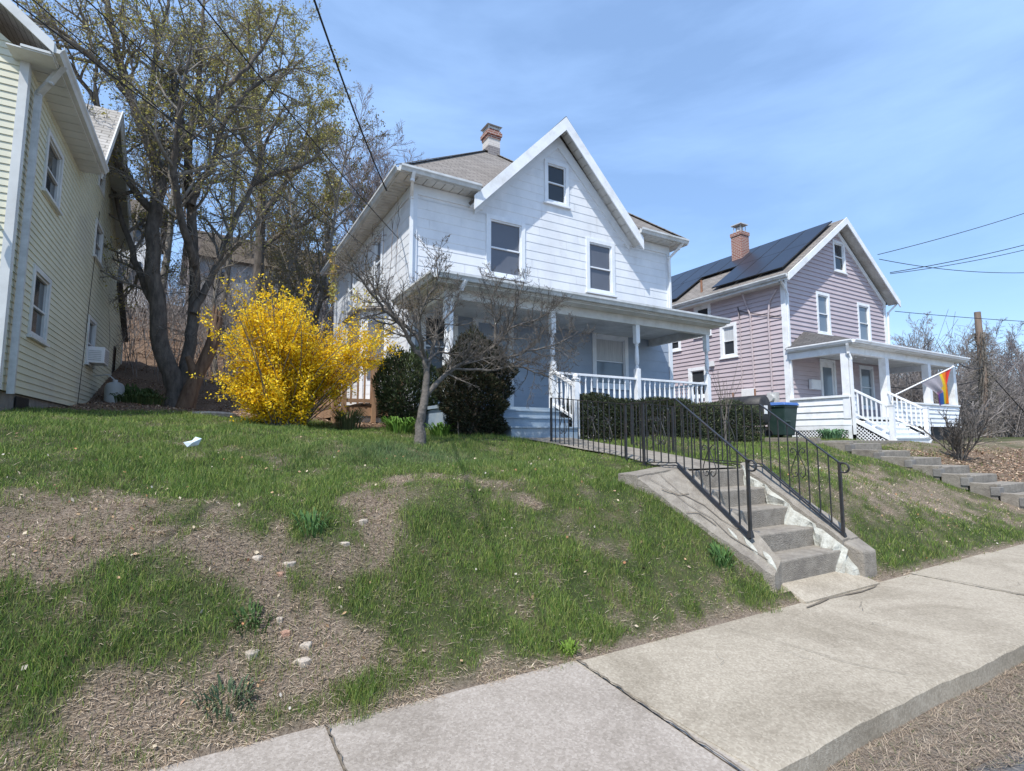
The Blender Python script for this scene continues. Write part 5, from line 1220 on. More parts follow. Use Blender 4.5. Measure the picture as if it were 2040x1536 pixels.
# tree 2: tall straight maple
YG = [(.40,.37,.11),(.34,.33,.11),(.44,.37,.11),(.30,.26,.10)]
def tracedtree(name, label, lines, prm, lenf, nleaf, cols, seed, mat, count=1.6, t0=.3, trunkmat=None, size=.045, group=None, spread=.08):
    R = np.random.default_rng(seed); T = thing(name, label, 'tree', lines[0][0][0], group); tr = Tubes(); tb = Tubes(); tips = []
    for k, (pl, r0, r1) in enumerate(lines):
        P = densify(pl, R, .04, .3 if k else 0, 4); n = len(P); rad = [r0*(1-t)**.85+r1 for t in np.linspace(0, 1, n)]
        if k == 0: rad[0] *= 1.3
        tr.add(P, rad, 9); L = sum(np.linalg.norm(P[i+1]-P[i]) for i in range(n-1)); side(tb, R, P, rad, L, 0, prm, tips, t0=t0, count=int(3+L*count), lenf=lenf)
    tr.build('trunk', trunkmat or mat, T); tb.build('branches', mat, T)
    if nleaf: V, c = tuftcloud(np.array(tips), R, nleaf, spread, size, cols); leafmesh('blossom', V, c, 'leafy', T)
    return T
tracedtree('tree', 'tall straight maple with yellow-green blossom on the slope right of the big maple', [
 ([(1.46,24.00,4.2),(1.46,24.00,6.41),(1.56,24.00,8.57),(1.55,24.00,10.97),(1.46,24.00,13.18),(1.21,24.00,15.38),(0.87,24.00,17.79),(0.58,24.00,20.00)], .22, .04),
 ([(1.55,24.00,10.97),(2.29,24.00,12.27),(3.03,24.00,14.31),(3.49,24.00,16.35)], .11, .03),([(1.46,24.00,13.18),(0.85,24.00,13.91),(0.42,24.00,15.12),(-0.03,24.00,16.76)], .09, .03),
 ([(1.21,24.00,15.38),(1.89,24.00,17.00),(2.65,24.00,18.71)], .08, .03),([(1.50,24.00,9.4),(2.4,24.1,10.4),(3.5,24.2,11.2),(4.5,24.3,12.4)], .09, .03)],
 [(6,.1,.0,10,.4,.9,.02), (7,.14,.05,10,.45,.8,.010), (5,.17,.03,8,.45,.8,.007), (4,.2,.0,0,0,0,.0055)], 3.2, 20000, YG, 21, 'bark', 1.5, .35, 'bark_dark', .055, spread=.1)
# bare pinkish tree behind the white house
bare_tree('tree', 'wide bare pinkish-grey tree rising behind the white house roof', (8.6, 33, z1(8.6,33)), 12.6, 31, 'bark_pink', 1.5, 1.45, trunk_r=.20, tmin=.017, stems=3)
# trees on the slope behind: four sources, each used several times
src = [bare_tree('tree', 'slim bare tree nearest the yellow house corner on the leafy slope', (-2.0, 26, z1(-2,26)), 12, 41, 'bark', 1., .7, group='bare trees on the slope behind the houses', tmin=.010),
       bare_tree('tree', 'forked bare tree with a few olive leaves above the yellow bush', (3.2, 22, z1(3.2,22)), 9.5, 42, 'bark', 1.1, .85, leafc=[(.16,.15,.05),(.20,.15,.06)], nleaf=4500, group='bare trees on the slope behind the houses', stems=2, tmin=.009),
       bare_tree('tree', 'thin bare tree against the sky left of the white house eave', (5.2, 29, z1(5.2,29)), 8.5, 43, 'bark_pink', 1., .7, group='bare trees on the slope behind the houses', tmin=.011)]
spots = [(.3,28,1.,0,'slim bare tree between the big maple and the tall straight maple'),(2.6,31,1.1,1,'bare tree high on the slope, above the middle of the yellow bush'),(4.3,25,.95,2,'thin bare tree above the right side of the yellow bush'),
  (-1.2,33,1.1,2,'bare tree in front of the pale house on the hill'),(3.8,35,1.1,0,'bare tree on the hilltop behind the brown roof, left'),(6.3,31,.8,1,'olive tinted tree just left of the white house rear corner'),
  (1.8,38,1.1,1,'bare tree on the hilltop above the tall straight maple'),(7.4,39,1.0,2,'bare tree on the hilltop left of the wide pinkish tree'),(-3.6,30,1.1,1,'bare tree half hidden by the yellow house'),(5.0,42,1.2,0,'farthest bare tree above the brown roof'),
  (11.8,40,.95,2,'thin bare tree right of the wide pinkish tree'),(2.2,20.5,.62,1,'small twiggy tree directly behind the yellow bush'),(4.6,20.8,.6,1,'small twiggy tree behind the deck'),(.2,21.5,.55,0,'small bare tree behind the broken stump'),
  (3.4,27,.8,1,'brushy tree filling the gap above the yellow bush'),(5.9,26,.7,1,'brushy tree beside the white house rear downspout'),(2.0,27.5,.75,1,'brushy tree under the tall straight maple')]
for i, (x, y, s, k, lb) in enumerate(spots):
    s *= .78 if x > 3.5 else .9
    copy_tree(src[k], (x, y, z1(x,y)), i*1.3, s, lb)
# undergrowth: saplings and brambles, uncountable
R5 = np.random.default_rng(55); tb = Tubes()
for k in range(1500):
    x = R5.uniform(-3.5, 9); y = R5.uniform(19.5, 40)**1.0; z = terr1(x, y); d = np.array([R5.normal(0,.22), R5.normal(0,.22), 1.]); L = R5.uniform(.6, 3.2)
    P = [np.array([x,y,z-.05])]
    for i in range(5): d = d+R5.normal(0,.12,3); d /= np.linalg.norm(d); P.append(P[-1]+d*L/5)
    tb.add(P, [.014,.013,.012,.010,.008,.006], 3)
    for q in range(5): 
        j = R5.integers(2, 6); dd = d+R5.normal(0,.7,3); a = P[j]; ll = R5.uniform(.2,.9); tb.add([a, a+dd*ll*.5, a+dd*ll*.5+(dd+R5.normal(0,.3,3))*ll*.5], [.007,.006,.005], 3)
V, Fq = tb.arrays(); tag(npmesh('undergrowth', V, [Fq], 'bark_far'), kind='stuff')
# thin saplings by the yellow bush
def sapling(label, x, y, h, seed, mat='bark', n=6, lean=.1, spread=.25, name='sapling', r=.012):
    R = np.random.default_rng(seed); T = thing(name, label, 'sapling', (x, y, terr1(x,y))); tb = Tubes()
    for k in range(n):
        d = np.array([R.normal(0,lean), R.normal(0,lean), 1.]); P = [np.array([x+R.normal(0,spread*.3), y+R.normal(0,spread*.3), terr1(x,y)-.05])]; L = h*R.uniform(.7,1)
        for i in range(7): d = d+R.normal(0,.06,3); d /= np.linalg.norm(d); P.append(P[-1]+d*L/7)
        tb.add(P, np.linspace(r, r*.3, 8), 5)
        for q in range(9):
            j = R.integers(3, 8); dd = d*.9+R.normal(0,.35,3); ll = R.uniform(.15,.45); tb.add([P[j], P[j]+dd*ll*.5, P[j]+dd*ll*.5+(dd+R.normal(0,.2,3))*ll*.5], [r*.4,r*.3,r*.22], 3)
    tb.build('stems', mat, T); return T
# stems grown from (stack of) the right lawn sapling: pale forked trunk with fine reddish shoots
Ts = thing('sapling', 'thin pale bare sapling standing on the lawn in front of the clipped hedge', 'sapling', (8.95, 7.0, 1.4)); tb = Tubes(); R6 = np.random.default_rng(61); zz = terr1(8.95, 7.0)
for dx, dy in ((-.015,0),(.015,.01)):
    tb.add([(8.95+dx,7+dy,zz-.05),(8.95+dx*.6,7,zz+.25),(8.94+dx,7,zz+.5),(8.94+dx*5,7,zz+.75),(8.93+dx*9,7,zz+1.0)], [.022,.018,.017,.013,.008], 6)
for k in range(16):
    t = R6.uniform(.5,.95); sx = R6.choice([-1,1]); a = np.array([8.94+sx*.08*t, 7+R6.normal(0,.03), zz+t]); d = np.array([sx*R6.uniform(0,.35)+R6.normal(0,.12), R6.normal(0,.2), 1.]); L = R6.uniform(.3,.85); tb.add([a, a+d*L*.33, a+d*L*.66+[sx*.01,0,0], a+d*L], [.006,.005,.004,.003], 4)
tb.build('stems', 'bark_gray', Ts)

# --- grey-barked ornamental tree on the lawn
DOG = [
 ([(2.67,7.30,1.42),(2.68,7.30,1.90),(2.75,7.30,2.27),(2.76,7.30,2.57),(2.72,7.30,2.75)], .045, .045),
 ([(2.72,7.30,2.75),(2.54,7.30,2.93),(2.37,7.25,3.17),(2.14,7.2,3.36),(1.92,7.1,3.52),(1.67,7.0,3.77),(1.45,6.9,3.84)], .036, .008),
 ([(2.72,7.30,2.75),(2.64,7.35,3.08),(2.41,7.4,3.28),(2.20,7.5,3.55),(2.02,7.6,3.82),(1.91,7.6,4.10),(1.94,7.6,4.47)], .034, .007),
 ([(2.74,7.30,2.76),(2.60,7.1,3.01),(2.52,7.0,3.30),(2.63,6.95,3.61),(2.74,6.9,3.85),(2.70,6.9,4.23)], .028, .006),
 ([(2.76,7.30,2.57),(2.90,7.4,2.96),(2.99,7.45,3.27),(3.19,7.5,3.53),(3.36,7.5,3.79)], .028, .006),
 ([(2.74,7.30,2.20),(2.96,7.30,2.43),(3.20,7.30,2.64),(3.58,7.30,2.84),(3.89,7.30,3.04),(4.17,7.30,3.36),(4.31,7.30,3.83),(4.46,7.30,4.19)], .046, .008),
 ([(3.58,7.30,2.84),(4.03,7.20,2.85),(4.50,7.1,3.01),(4.90,7.0,3.13),(5.32,7.0,3.39)], .024, .005),
 ([(3.20,7.30,2.64),(3.67,7.1,2.63),(4.12,7.0,2.70),(4.50,6.95,2.60),(4.84,6.9,2.45)], .022, .005),
 ([(3.89,7.30,3.04),(3.94,7.4,3.45),(3.89,7.5,3.78),(4.03,7.5,4.13)], .022, .005),
 ([(4.17,7.30,3.36),(4.60,7.35,3.53),(4.95,7.4,3.70),(5.11,7.4,3.94)], .018, .004),
 ([(2.76,7.30,2.72),(3.00,7.4,2.89),(3.33,7.5,2.88),(3.63,7.6,3.02)], .024, .005)]
def dogtree():
    R = np.random.default_rng(77); T = thing('ornamental_tree', 'small grey-barked bare ornamental tree with spreading crooked branches on the lawn', 'tree', (2.67, 7.3, 1.45))
    tr = Tubes(); tb = Tubes(); tips = []
    prm = [(5,.12,.05,9,.3,.9,.01), (6,.16,.07,9,.45,.85,.0035), (4,.22,.08,5,.5,.8,.0026), (3,.2,.05,0,0,0,.002)]
    for k, (pl, r0, r1) in enumerate(DOG):
        P = densify(pl, R, .025, .05 if k else 0, 4); n = len(P); rad = [r0*(1-t)**.9+r1 for t in np.linspace(0, 1, n)]
        if k == 0: rad[0] = .13; rad[1] = .115; rad[2] = .10
        rad = [rr_*.8 for rr_ in rad]
        tr.add(P, rad, 10); L = sum(np.linalg.norm(P[i+1]-P[i]) for i in range(n-1))
        if k: side(tb, R, P, rad, L, 0, prm, tips, t0=.18, count=int(6+L*(12 if k >= 5 else 9)), lenf=.66)
    tr.build('trunk', 'bark_gray', T); tb.build('branches', 'bark_gray', T)
    tp = np.array(tips); left = tp[tp[:, 0] < 3.0]
    V, c = tuftcloud(left, R, 900, .004, .013, [(.10,.08,.06),(.16,.13,.09)]); leafmesh('buds', V, c, 'matte_tint', T)
dogtree()
# --- forsythia
def forsythia():
    R = np.random.default_rng(88); T = thing('forsythia_bush', 'large forsythia bush in full bright yellow flower', 'bush', (1.12, 10.0, 1.8)); tb = Tubes(); C = []
    def stem(d, L, droop, x0=.28, fl=1., start=.25):
        a = R.uniform(0, 2*PI); rr = R.random()**.5*x0; p = np.array([1.20+rr*math.cos(a), 10+rr*math.sin(a), 1.75]); P = [p]
        d = d/np.linalg.norm(d)
        for i in range(9): d = d+R.normal(0,.06,3); d[2] -= droop*(i/9); d /= np.linalg.norm(d); p = p+d*L/9; P.append(p)
        tb.add(P, np.linspace(.011,.003,10), 4)
        for q in range(6):
            j = R.integers(3, 9); dd = d*.6+R.normal(0,.45,3); ll = R.uniform(.15,.45); Q = [P[j], P[j]+dd*ll*.5, P[j]+dd*ll]; tb.add(Q, [.004,.003,.002], 3)
            if R.random() < fl:
                for t in np.linspace(.1, 1, 7): C.append(P[j]+dd*ll*t)
        if fl > 0:
            for t in np.linspace(start, 1, 26):
                f = t*9; i = min(8, int(f)); 
                if R.random() < fl: C.append(P[i]*(1-f+i)+P[i+1]*(f-i))
    for k in range(330):
        a = R.uniform(0, 2*PI); s = R.random()**.7*.36; stem(np.array([s*math.cos(a)-.02, s*math.sin(a)*.9, 1.]), R.uniform(1.0, 2.35)*(1.12 if -.8 < math.cos(a) < .1 else (.78 if math.cos(a) > .5 else .92)), .03+.18*s, start=.12)
    for k in range(40):
        a = R.uniform(PI*.6, PI*1.9); stem(np.array([.60*math.cos(a), .6*math.sin(a), .9]), R.uniform(.7, 1.3), .08, start=.2)
    for k in range(20): stem(np.array([.80+R.normal(0,.10), -.1+R.normal(0,.15), .98+R.normal(0,.08)]), R.uniform(2.0, 2.7), .03, fl=.9, start=.45)
    for k in range(14): stem(np.array([R.normal(.05,.3), -.5+R.normal(0,.3), 1.]), R.uniform(2.0, 3.0), .06, fl=0)
    tb.build('stems', 'bark', T); C = np.array(C)
    V, c = tuftcloud(C, R, 165000, .045, .024, [(.90,.62,.02),(.93,.69,.03),(.85,.55,.015),(.94,.77,.08),(.76,.47,.01)])
    leafmesh('flowers', V, c, 'petal', T)
forsythia()
# --- dark evergreens made of needle sprays
def yew(name, label, cat, test, bounds, n, seed, cols, size=.05, stemsp=None, mat='leafy', group=None, fl=.25):
    R = np.random.default_rng(seed); x0,x1,y0_,y1_,z0_,z1_ = bounds; T = thing(name, label, cat, ((x0+x1)/2, (y0_+y1_)/2, z0_), group)
    P = np.stack([R.uniform(x0,x1,n*5), R.uniform(y0_,y1_,n*5), R.uniform(z0_,z1_,n*5)], 1); d = test(P)      # d: signed depth, >0 inside
    keep = (d > 0) & (R.random(len(P)) < np.exp(-np.clip(d,0,1)*5)); P = P[keep][:n]
    ctr = np.array([(x0+x1)/2, (y0_+y1_)/2, z0_+(z1_-z0_)*.3]); out = P-ctr; out /= np.linalg.norm(out, axis=1, keepdims=True); out[:, 2] += .5
    a = out+R.normal(0, .55, P.shape); a /= np.linalg.norm(a, axis=1, keepdims=True); b = np.cross(a, R.normal(0,1,P.shape)); b /= np.linalg.norm(b, axis=1, keepdims=True); s = size*R.uniform(.6,1.4,(len(P),1))
    V = np.stack([P-a*s*.4, P+b*s*.22, P+a*s, P-b*s*.22], 1).reshape(-1,3); cols = np.array(cols); cc = cols[R.integers(0,len(cols),len(P))]*R.uniform(.6,1.3,(len(P),1))
    leafmesh('foliage', V, np.repeat(cc,4,0), mat, T)
    tb = Tubes()
    for k in range(stemsp or 24):
        a = R.uniform(0,2*PI); q = np.array([ctr[0]+R.uniform(-.5,.5)*(x1-x0)*.5, ctr[1]+R.uniform(-.5,.5)*(y1_-y0_)*.4, z0_-.1]); e = np.array([R.uniform(x0,x1)*.6+ctr[0]*.4, R.uniform(y0_,y1_)*.6+ctr[1]*.4, z0_+(z1_-z0_)*R.uniform(.5,.85)]); tb.add([q, (q+e)/2+R.normal(0,.05,3), e], [.02,.014,.005], 4)
    tb.build('stems', 'bark_dark', T)
DG = [(.050,.075,.034),(.034,.054,.027),(.075,.10,.045),(.055,.060,.033),(.12,.15,.065)]
def ell(c, r, lump=.22, k=3.5):
    def f(P):
        q = (P-np.array(c))/np.array(r); rad = np.linalg.norm(q, axis=1); an = np.arctan2(q[:,1], q[:,0])
        return 1+lump*(np.sin(an*3+P[:,2]*k)+np.sin(an*5-P[:,2]*k*1.7+1)+.6*np.sin(P[:,0]*13+P[:,2]*11))*.4-rad
    return f
yew('evergreen_shrub', 'rounded dark green yew shrub at the left front corner of the white house', 'shrub', ell((3.38,10.0,2.55),(.62,.5,.78)), (2.6,4.15,9.4,10.6,1.8,3.4), 26000, 101, DG+[(.05,.075,.03)], .045)
def yr_f(P):
    c = np.array((4.07,8.35,2.35)); zt_ = (P[:,2]-1.65)/1.82; wd = np.interp(zt_, [-.1,.0,.3,.6,.85,1.,1.1], [.25,.40,.62,.60,.42,.12,0]); rad = np.hypot(P[:,0]-c[0]-.05*np.sin(P[:,2]*5), P[:,1]-c[1]); an = np.arctan2(P[:,1]-c[1], P[:,0]-c[0])
    return wd*(1+.14*np.sin(an*4+P[:,2]*6)+.1*np.sin(P[:,2]*19+an*2))-rad
yew('evergreen_shrub', 'taller dark yew with brownish top left of the porch steps', 'shrub', yr_f, (3.3,4.85,7.6,9.1,1.6,3.7), 32000, 102, [(.028,.034,.02),(.02,.027,.016),(.075,.055,.032),(.036,.040,.022),(.06,.07,.035)], .045)
def hedge_f(P):
    top = 2.40+.05*np.sin(P[:,0]*3.1)+.04*np.sin(P[:,0]*7.7+1)-.05*sst(.15,.5,np.abs(P[:,1]-8.3)); fr = 7.92+.06*np.sin(P[:,0]*4.3)+.04*np.sin(P[:,0]*9+P[:,2]*5)
    return np.minimum(np.minimum(top-P[:,2], P[:,1]-fr), np.minimum(8.72-P[:,1], np.minimum(P[:,0]-6.22, 11.45-P[:,0])))
yew('clipped_hedge', 'long clipped dark green hedge in front of the white porch railing', 'hedge', hedge_f, (6.1,11.6,7.8,8.8,1.5,2.6), 60000, 103, [(.046,.068,.034),(.032,.048,.026),(.070,.085,.045),(.062,.055,.036),(.11,.13,.065)], .042, 60)
# leafy clumps in the beds
def clump(label, x, y, r_, h, n, seed, cols, wd=.016, name='leafy_clump', base=None):
    R = np.random.default_rng(seed); V = []; cc = []; cols = np.array(cols)
    for k in range(n):
        a = R.uniform(0,2*PI); q = R.random()**.5*r_; bx_, by_ = x+q*math.cos(a), y+q*math.sin(a)*.7; zb = terr1(bx_, by_)-.01; hh = h*R.uniform(.6,1.1); ln = np.array([math.cos(a), math.sin(a), 0])*hh*R.uniform(.2,.6)
        sd = np.array([-math.sin(a), math.cos(a), 0]) if R.random() < .5 else np.array([math.cos(a+1), math.sin(a+1), 0]); sd *= wd
        p0 = np.array([bx_,by_,zb]); p1 = p0+ln*.4+[0,0,hh*.65]; p2 = p0+ln+[0,0,hh*.95]; p3 = p0+ln*1.5+[0,0,hh*.75]
        for A_, B2, s0, s1 in ((p0,p1,.7,1.),(p1,p2,1.,.8),(p2,p3,.8,.1)): V += [A_-sd*s0, A_+sd*s0, B2+sd*s1, B2-sd*s1]; cc += [cols[R.integers(0,len(cols))]*R.uniform(.8,1.2)]*4
    T = thing(name, label, 'plant', (x, y, terr1(x,y))); leafmesh('leaves', np.array(V), np.array(cc), 'leafy', T)
clump('bright green strap-leaved clump left of the ornamental tree trunk', 3.0, 9.2, .22, .30, 90, 1, [(.09,.19,.03),(.13,.24,.04)])
clump('bright green strap-leaved clump at the foot of the porch downspout', 3.55, 8.6, .20, .26, 80, 2, [(.09,.19,.03),(.13,.24,.04)])
clump('grey-green daffodil leaves beside the pink house porch lattice', 16.9, 9.3, .42, .30, 130, 3, [(.10,.20,.10),(.14,.25,.13)], .02)
clump('tall dry-green clump at the foot of the wooden deck', 2.35, 10.4, .22, .42, 150, 4, [(.12,.15,.06),(.17,.18,.08)], .007)
clump('low green weeds at the foot of the propane tank', -1.6, 17.6, .5, .3, 130, 8, [(.06,.10,.03),(.09,.13,.04)], .02)
clump('low green weeds left of the big maple trunk', -1.5, 16.2, .5, .3, 160, 9, [(.06,.09,.03),(.09,.12,.04)], .02)
for k, (x, y, r_, h, lb, cs) in enumerate([(.17,3.44,.13,.09,'blue-green weed clump by the sidewalk edge at the lower left', [(.07,.11,.06),(.11,.15,.08)]), (.31,3.83,.11,.08,'dark green weed clump in the bare track up the bank', [(.05,.10,.03),(.08,.13,.04)]),
    (4.62,3.72,.12,.14,'broad-leaved weed against the left cheek wall of the steps', [(.06,.13,.04),(.09,.17,.05)]), (.75,4.45,.12,.12,'tall grass tuft in the middle of the bank', [(.06,.13,.04),(.08,.16,.05)]), (2.38,3.29,.06,.07,'small yellow-green weed at the sidewalk joint', [(.16,.26,.04)])]):
    clump(lb, x, y, r_, h, 70, 20+k, cs, .006, 'weed_clump')
# bare shrub in front of the pink porch and others at the right
def baresh(label, x, y, h, seed, n=16, mat='bark_gray', spread=.35, r=.018, name='bare_shrub', cat='shrub'):
    R = np.random.default_rng(seed); z = terr1(x, y); T = thing(name, label, cat, (x, y, z)); tb = Tubes(); tips = []
    prm = [(5,.1,.02,8,.5,.6,r), (5,.13,.04,6,.45,.6,r*.4), (4,.16,.02,0,0,0,r*.25)]
    for k in range(n):
        d = np.array([R.normal(0,spread), R.normal(0,spread), 1.]); grow(tb, R, np.array([x+R.normal(0,.06),y+R.normal(0,.06),z-.05]), d, h*R.uniform(.6,1), r, 0, prm, tips)
    tb.build('stems', mat, T); return T
baresh('pruned bare shrub with pale stems in front of the pink house porch', 16.6, 6.0, 1.35, 71)
for i in range(6): pass
baresh('loose bare bush with long twigs at the right edge behind the stepped walk', 28.5, 9.8, 2.2, 72, 20, 'bark_far', .4, .03)
baresh('second loose bare bush at the right edge, farther back', 34, 12.8, 3.0, 73, 22, 'bark_far', .4, .035)
# --- vine strands on the left wall of the white house
def vines():
    R = np.random.default_rng(91); T = thing('climbing_vine', 'yellow-leaved climbing vine hanging from the left eave and wall of the white house', 'vine', (3.6, 15, 2.2)); tb = Tubes(); C = []
    for (y, zt_, zb_, lf) in ((16.6,7.5,5.9,1),(17.3,7.55,5.6,1),(16.9,7.4,5.7,1),(11.7,7.0,4.9,0),(12.2,6.9,4.2,0),(12.9,6.9,3.6,0),(14.6,6.4,3.0,.3),(15.4,6.0,2.8,.3),(16.0,5.8,2.5,.4),(17.0,5.6,2.4,.3),(17.8,5.6,2.4,.2),(14.2,5.5,4.6,.4)):
        P = []; p = np.array([3.66 if zt_ < 7.3 else 3.22, y, zt_]); n = 14
        for i in range(n): P.append(p.copy()); p = p+[R.normal(0,.008), R.normal(0,.09), -(zt_-zb_)/n]
        tb.add(P, np.linspace(.010,.006,n), 4)
        for q in range(12):
            j = R.integers(0, n-1); dd = np.array([-.02, R.normal(0,1), R.normal(0,.8)]); ll = R.uniform(.1,.4); tb.add([P[j], P[j]+dd*ll*.5, P[j]+dd*ll], [.005,.004,.003], 3)
            if R.random() < lf: C += [P[j]+dd*ll*t for t in (.3,.6,1)]
        if lf: C += [P[i] for i in range(n) if R.random() < lf]
    tb.build('stems', 'bark_far', T); V, c = tuftcloud(np.array(C), R, 900, .05, .045, [(.45,.38,.08),(.5,.33,.08),(.38,.38,.12)]); leafmesh('leaves', V, c, 'leafy', T)
vines()

# --- woods at the far right, and the ground cover
wsrc = [bare_tree('tree', 'bare grey tree right behind the utility pole', (44, 22, z1(44,22)), 7.4, 201, 'bark_far', 1.1, 1., group='bare trees beyond the pink house', stems=2, tmin=.011),
        bare_tree('tree', 'spreading bare tree left of the utility pole', (36, 20, z1(36,20)), 5.8, 202, 'bark_far', 1.1, 1.1, group='bare trees beyond the pink house', stems=3, tmin=.010),
        bare_tree('tree', 'low bare tree seen through the pink porch', (38, 27, z1(38,27)), 7.5, 203, 'bark_pink', 1.1, 1., group='bare trees beyond the pink house', tmin=.011, stems=2)]
Rw = np.random.default_rng(210); lab = ['bare tree in the grey wood beyond the pink house, standing in its %s row' % w_ for w_ in ('front','second','third','last')]
cnt = 0
for row, (dist, h_, step) in enumerate(((44,.95,2.0),(54,1.15,1.9),(66,1.35,1.7),(82,1.65,1.6))):
    for az in np.arange(63.5, 79.5, step):
        a = math.radians(az+Rw.normal(0,.5)); dd = dist*Rw.uniform(.94,1.08); x, y = dd*math.sin(a), dd*math.cos(a)
        if x < 30 and y < 22: continue
        o = copy_tree(wsrc[int(Rw.integers(0,3))], (x, y, z1(x,y)), Rw.uniform(0,6), .90*h_*Rw.uniform(.85,1.15), lab[row]); o['group'] = 'bare trees beyond the pink house, %s row' % ('front','second','third','last')[row]; cnt += 1
print('wood trees', cnt)
tb = Tubes()
for k in range(3800):
    a = math.radians(Rw.uniform(63, 80)); dd = Rw.uniform(36, 75); x, y = dd*math.sin(a), dd*math.cos(a)
    if y < 12.6: continue
    z = terr1(x, y); d = np.array([Rw.normal(0,.35), Rw.normal(0,.35), 1.]); L = Rw.uniform(1, 4.5); p = np.array([x,y,z]); tb.add([p, p+d*L*.35, p+d*L*.7+Rw.normal(0,.2,3), p+d*L+Rw.normal(0,.35,3)], [.03,.024,.02,.014], 3)
    for q in range(3): e = p+d*L*Rw.uniform(.3,.9); tb.add([e, e+(d*.5+Rw.normal(0,.6,3))*L*.3, e+(d*.6+Rw.normal(0,.7,3))*L*.45], [.016,.013,.01], 3)
V, Fq = tb.arrays(); tag(npmesh('thicket', V, [Fq], 'bark_far'), kind='stuff')

# pale houses on the hill
def farhouse(label, x, y, w_, d_, h_, rot, wall, roofm, rh=1.8):
    z = terr1(x, y)-.5; T = thing('house', label, 'house', (x, y, z)); c, s = math.cos(rot), math.sin(rot)
    def P(u, v, q): return (x+u*c-v*s, y+u*s+v*c, z+q)
    m = MB(); m.hexa([P(-w_/2,-d_/2,0),P(w_/2,-d_/2,0),P(w_/2,d_/2,0),P(-w_/2,d_/2,0)], [P(-w_/2,-d_/2,h_),P(w_/2,-d_/2,h_),P(w_/2,d_/2,h_),P(-w_/2,d_/2,h_)])
    for sd in (-1,1): m.quad(P(sd*w_/2,-d_/2,h_), P(sd*w_/2,d_/2,h_), P(sd*w_/2,0,h_+rh))
    m.build('wall', wall, T); m = MB(); e = .4
    roofquad(m, P(-w_/2-e,-d_/2-e,h_-.2), P(w_/2+e,-d_/2-e,h_-.2), P(w_/2+e,0,h_+rh+.05), P(-w_/2-e,0,h_+rh+.05)); roofquad(m, P(w_/2+e,d_/2+e,h_-.2), P(-w_/2-e,d_/2+e,h_-.2), P(-w_/2-e,0,h_+rh+.05), P(w_/2+e,0,h_+rh+.05)); m.build('roof', roofm, T)
    for u in (-.32,.0,.32):
        for q in (1.2, 3.6):
            if q+1.2 > h_: continue
            m = MB(); m.hexa([P(u*w_-.5,-d_/2-.05,q),P(u*w_+.5,-d_/2-.05,q),P(u*w_+.5,-d_/2-.01,q),P(u*w_-.5,-d_/2-.01,q)], [P(u*w_-.5,-d_/2-.05,q+1.3),P(u*w_+.5,-d_/2-.05,q+1.3),P(u*w_+.5,-d_/2-.01,q+1.3),P(u*w_-.5,-d_/2-.01,q+1.3)]); o = m.build('window', 'glass_dark', T)
farhouse('pale house on the hill glimpsed between the yellow house and the big maple', -5.6, 37, 5, 6, 5.2, .0, 'bright_white', 'far_roof')
farhouse('low house with brown roof on the hill behind the bare trees', 2.5, 40, 8, 7, 3.4, .08, 'far_wall', 'far_roof', 2.6)

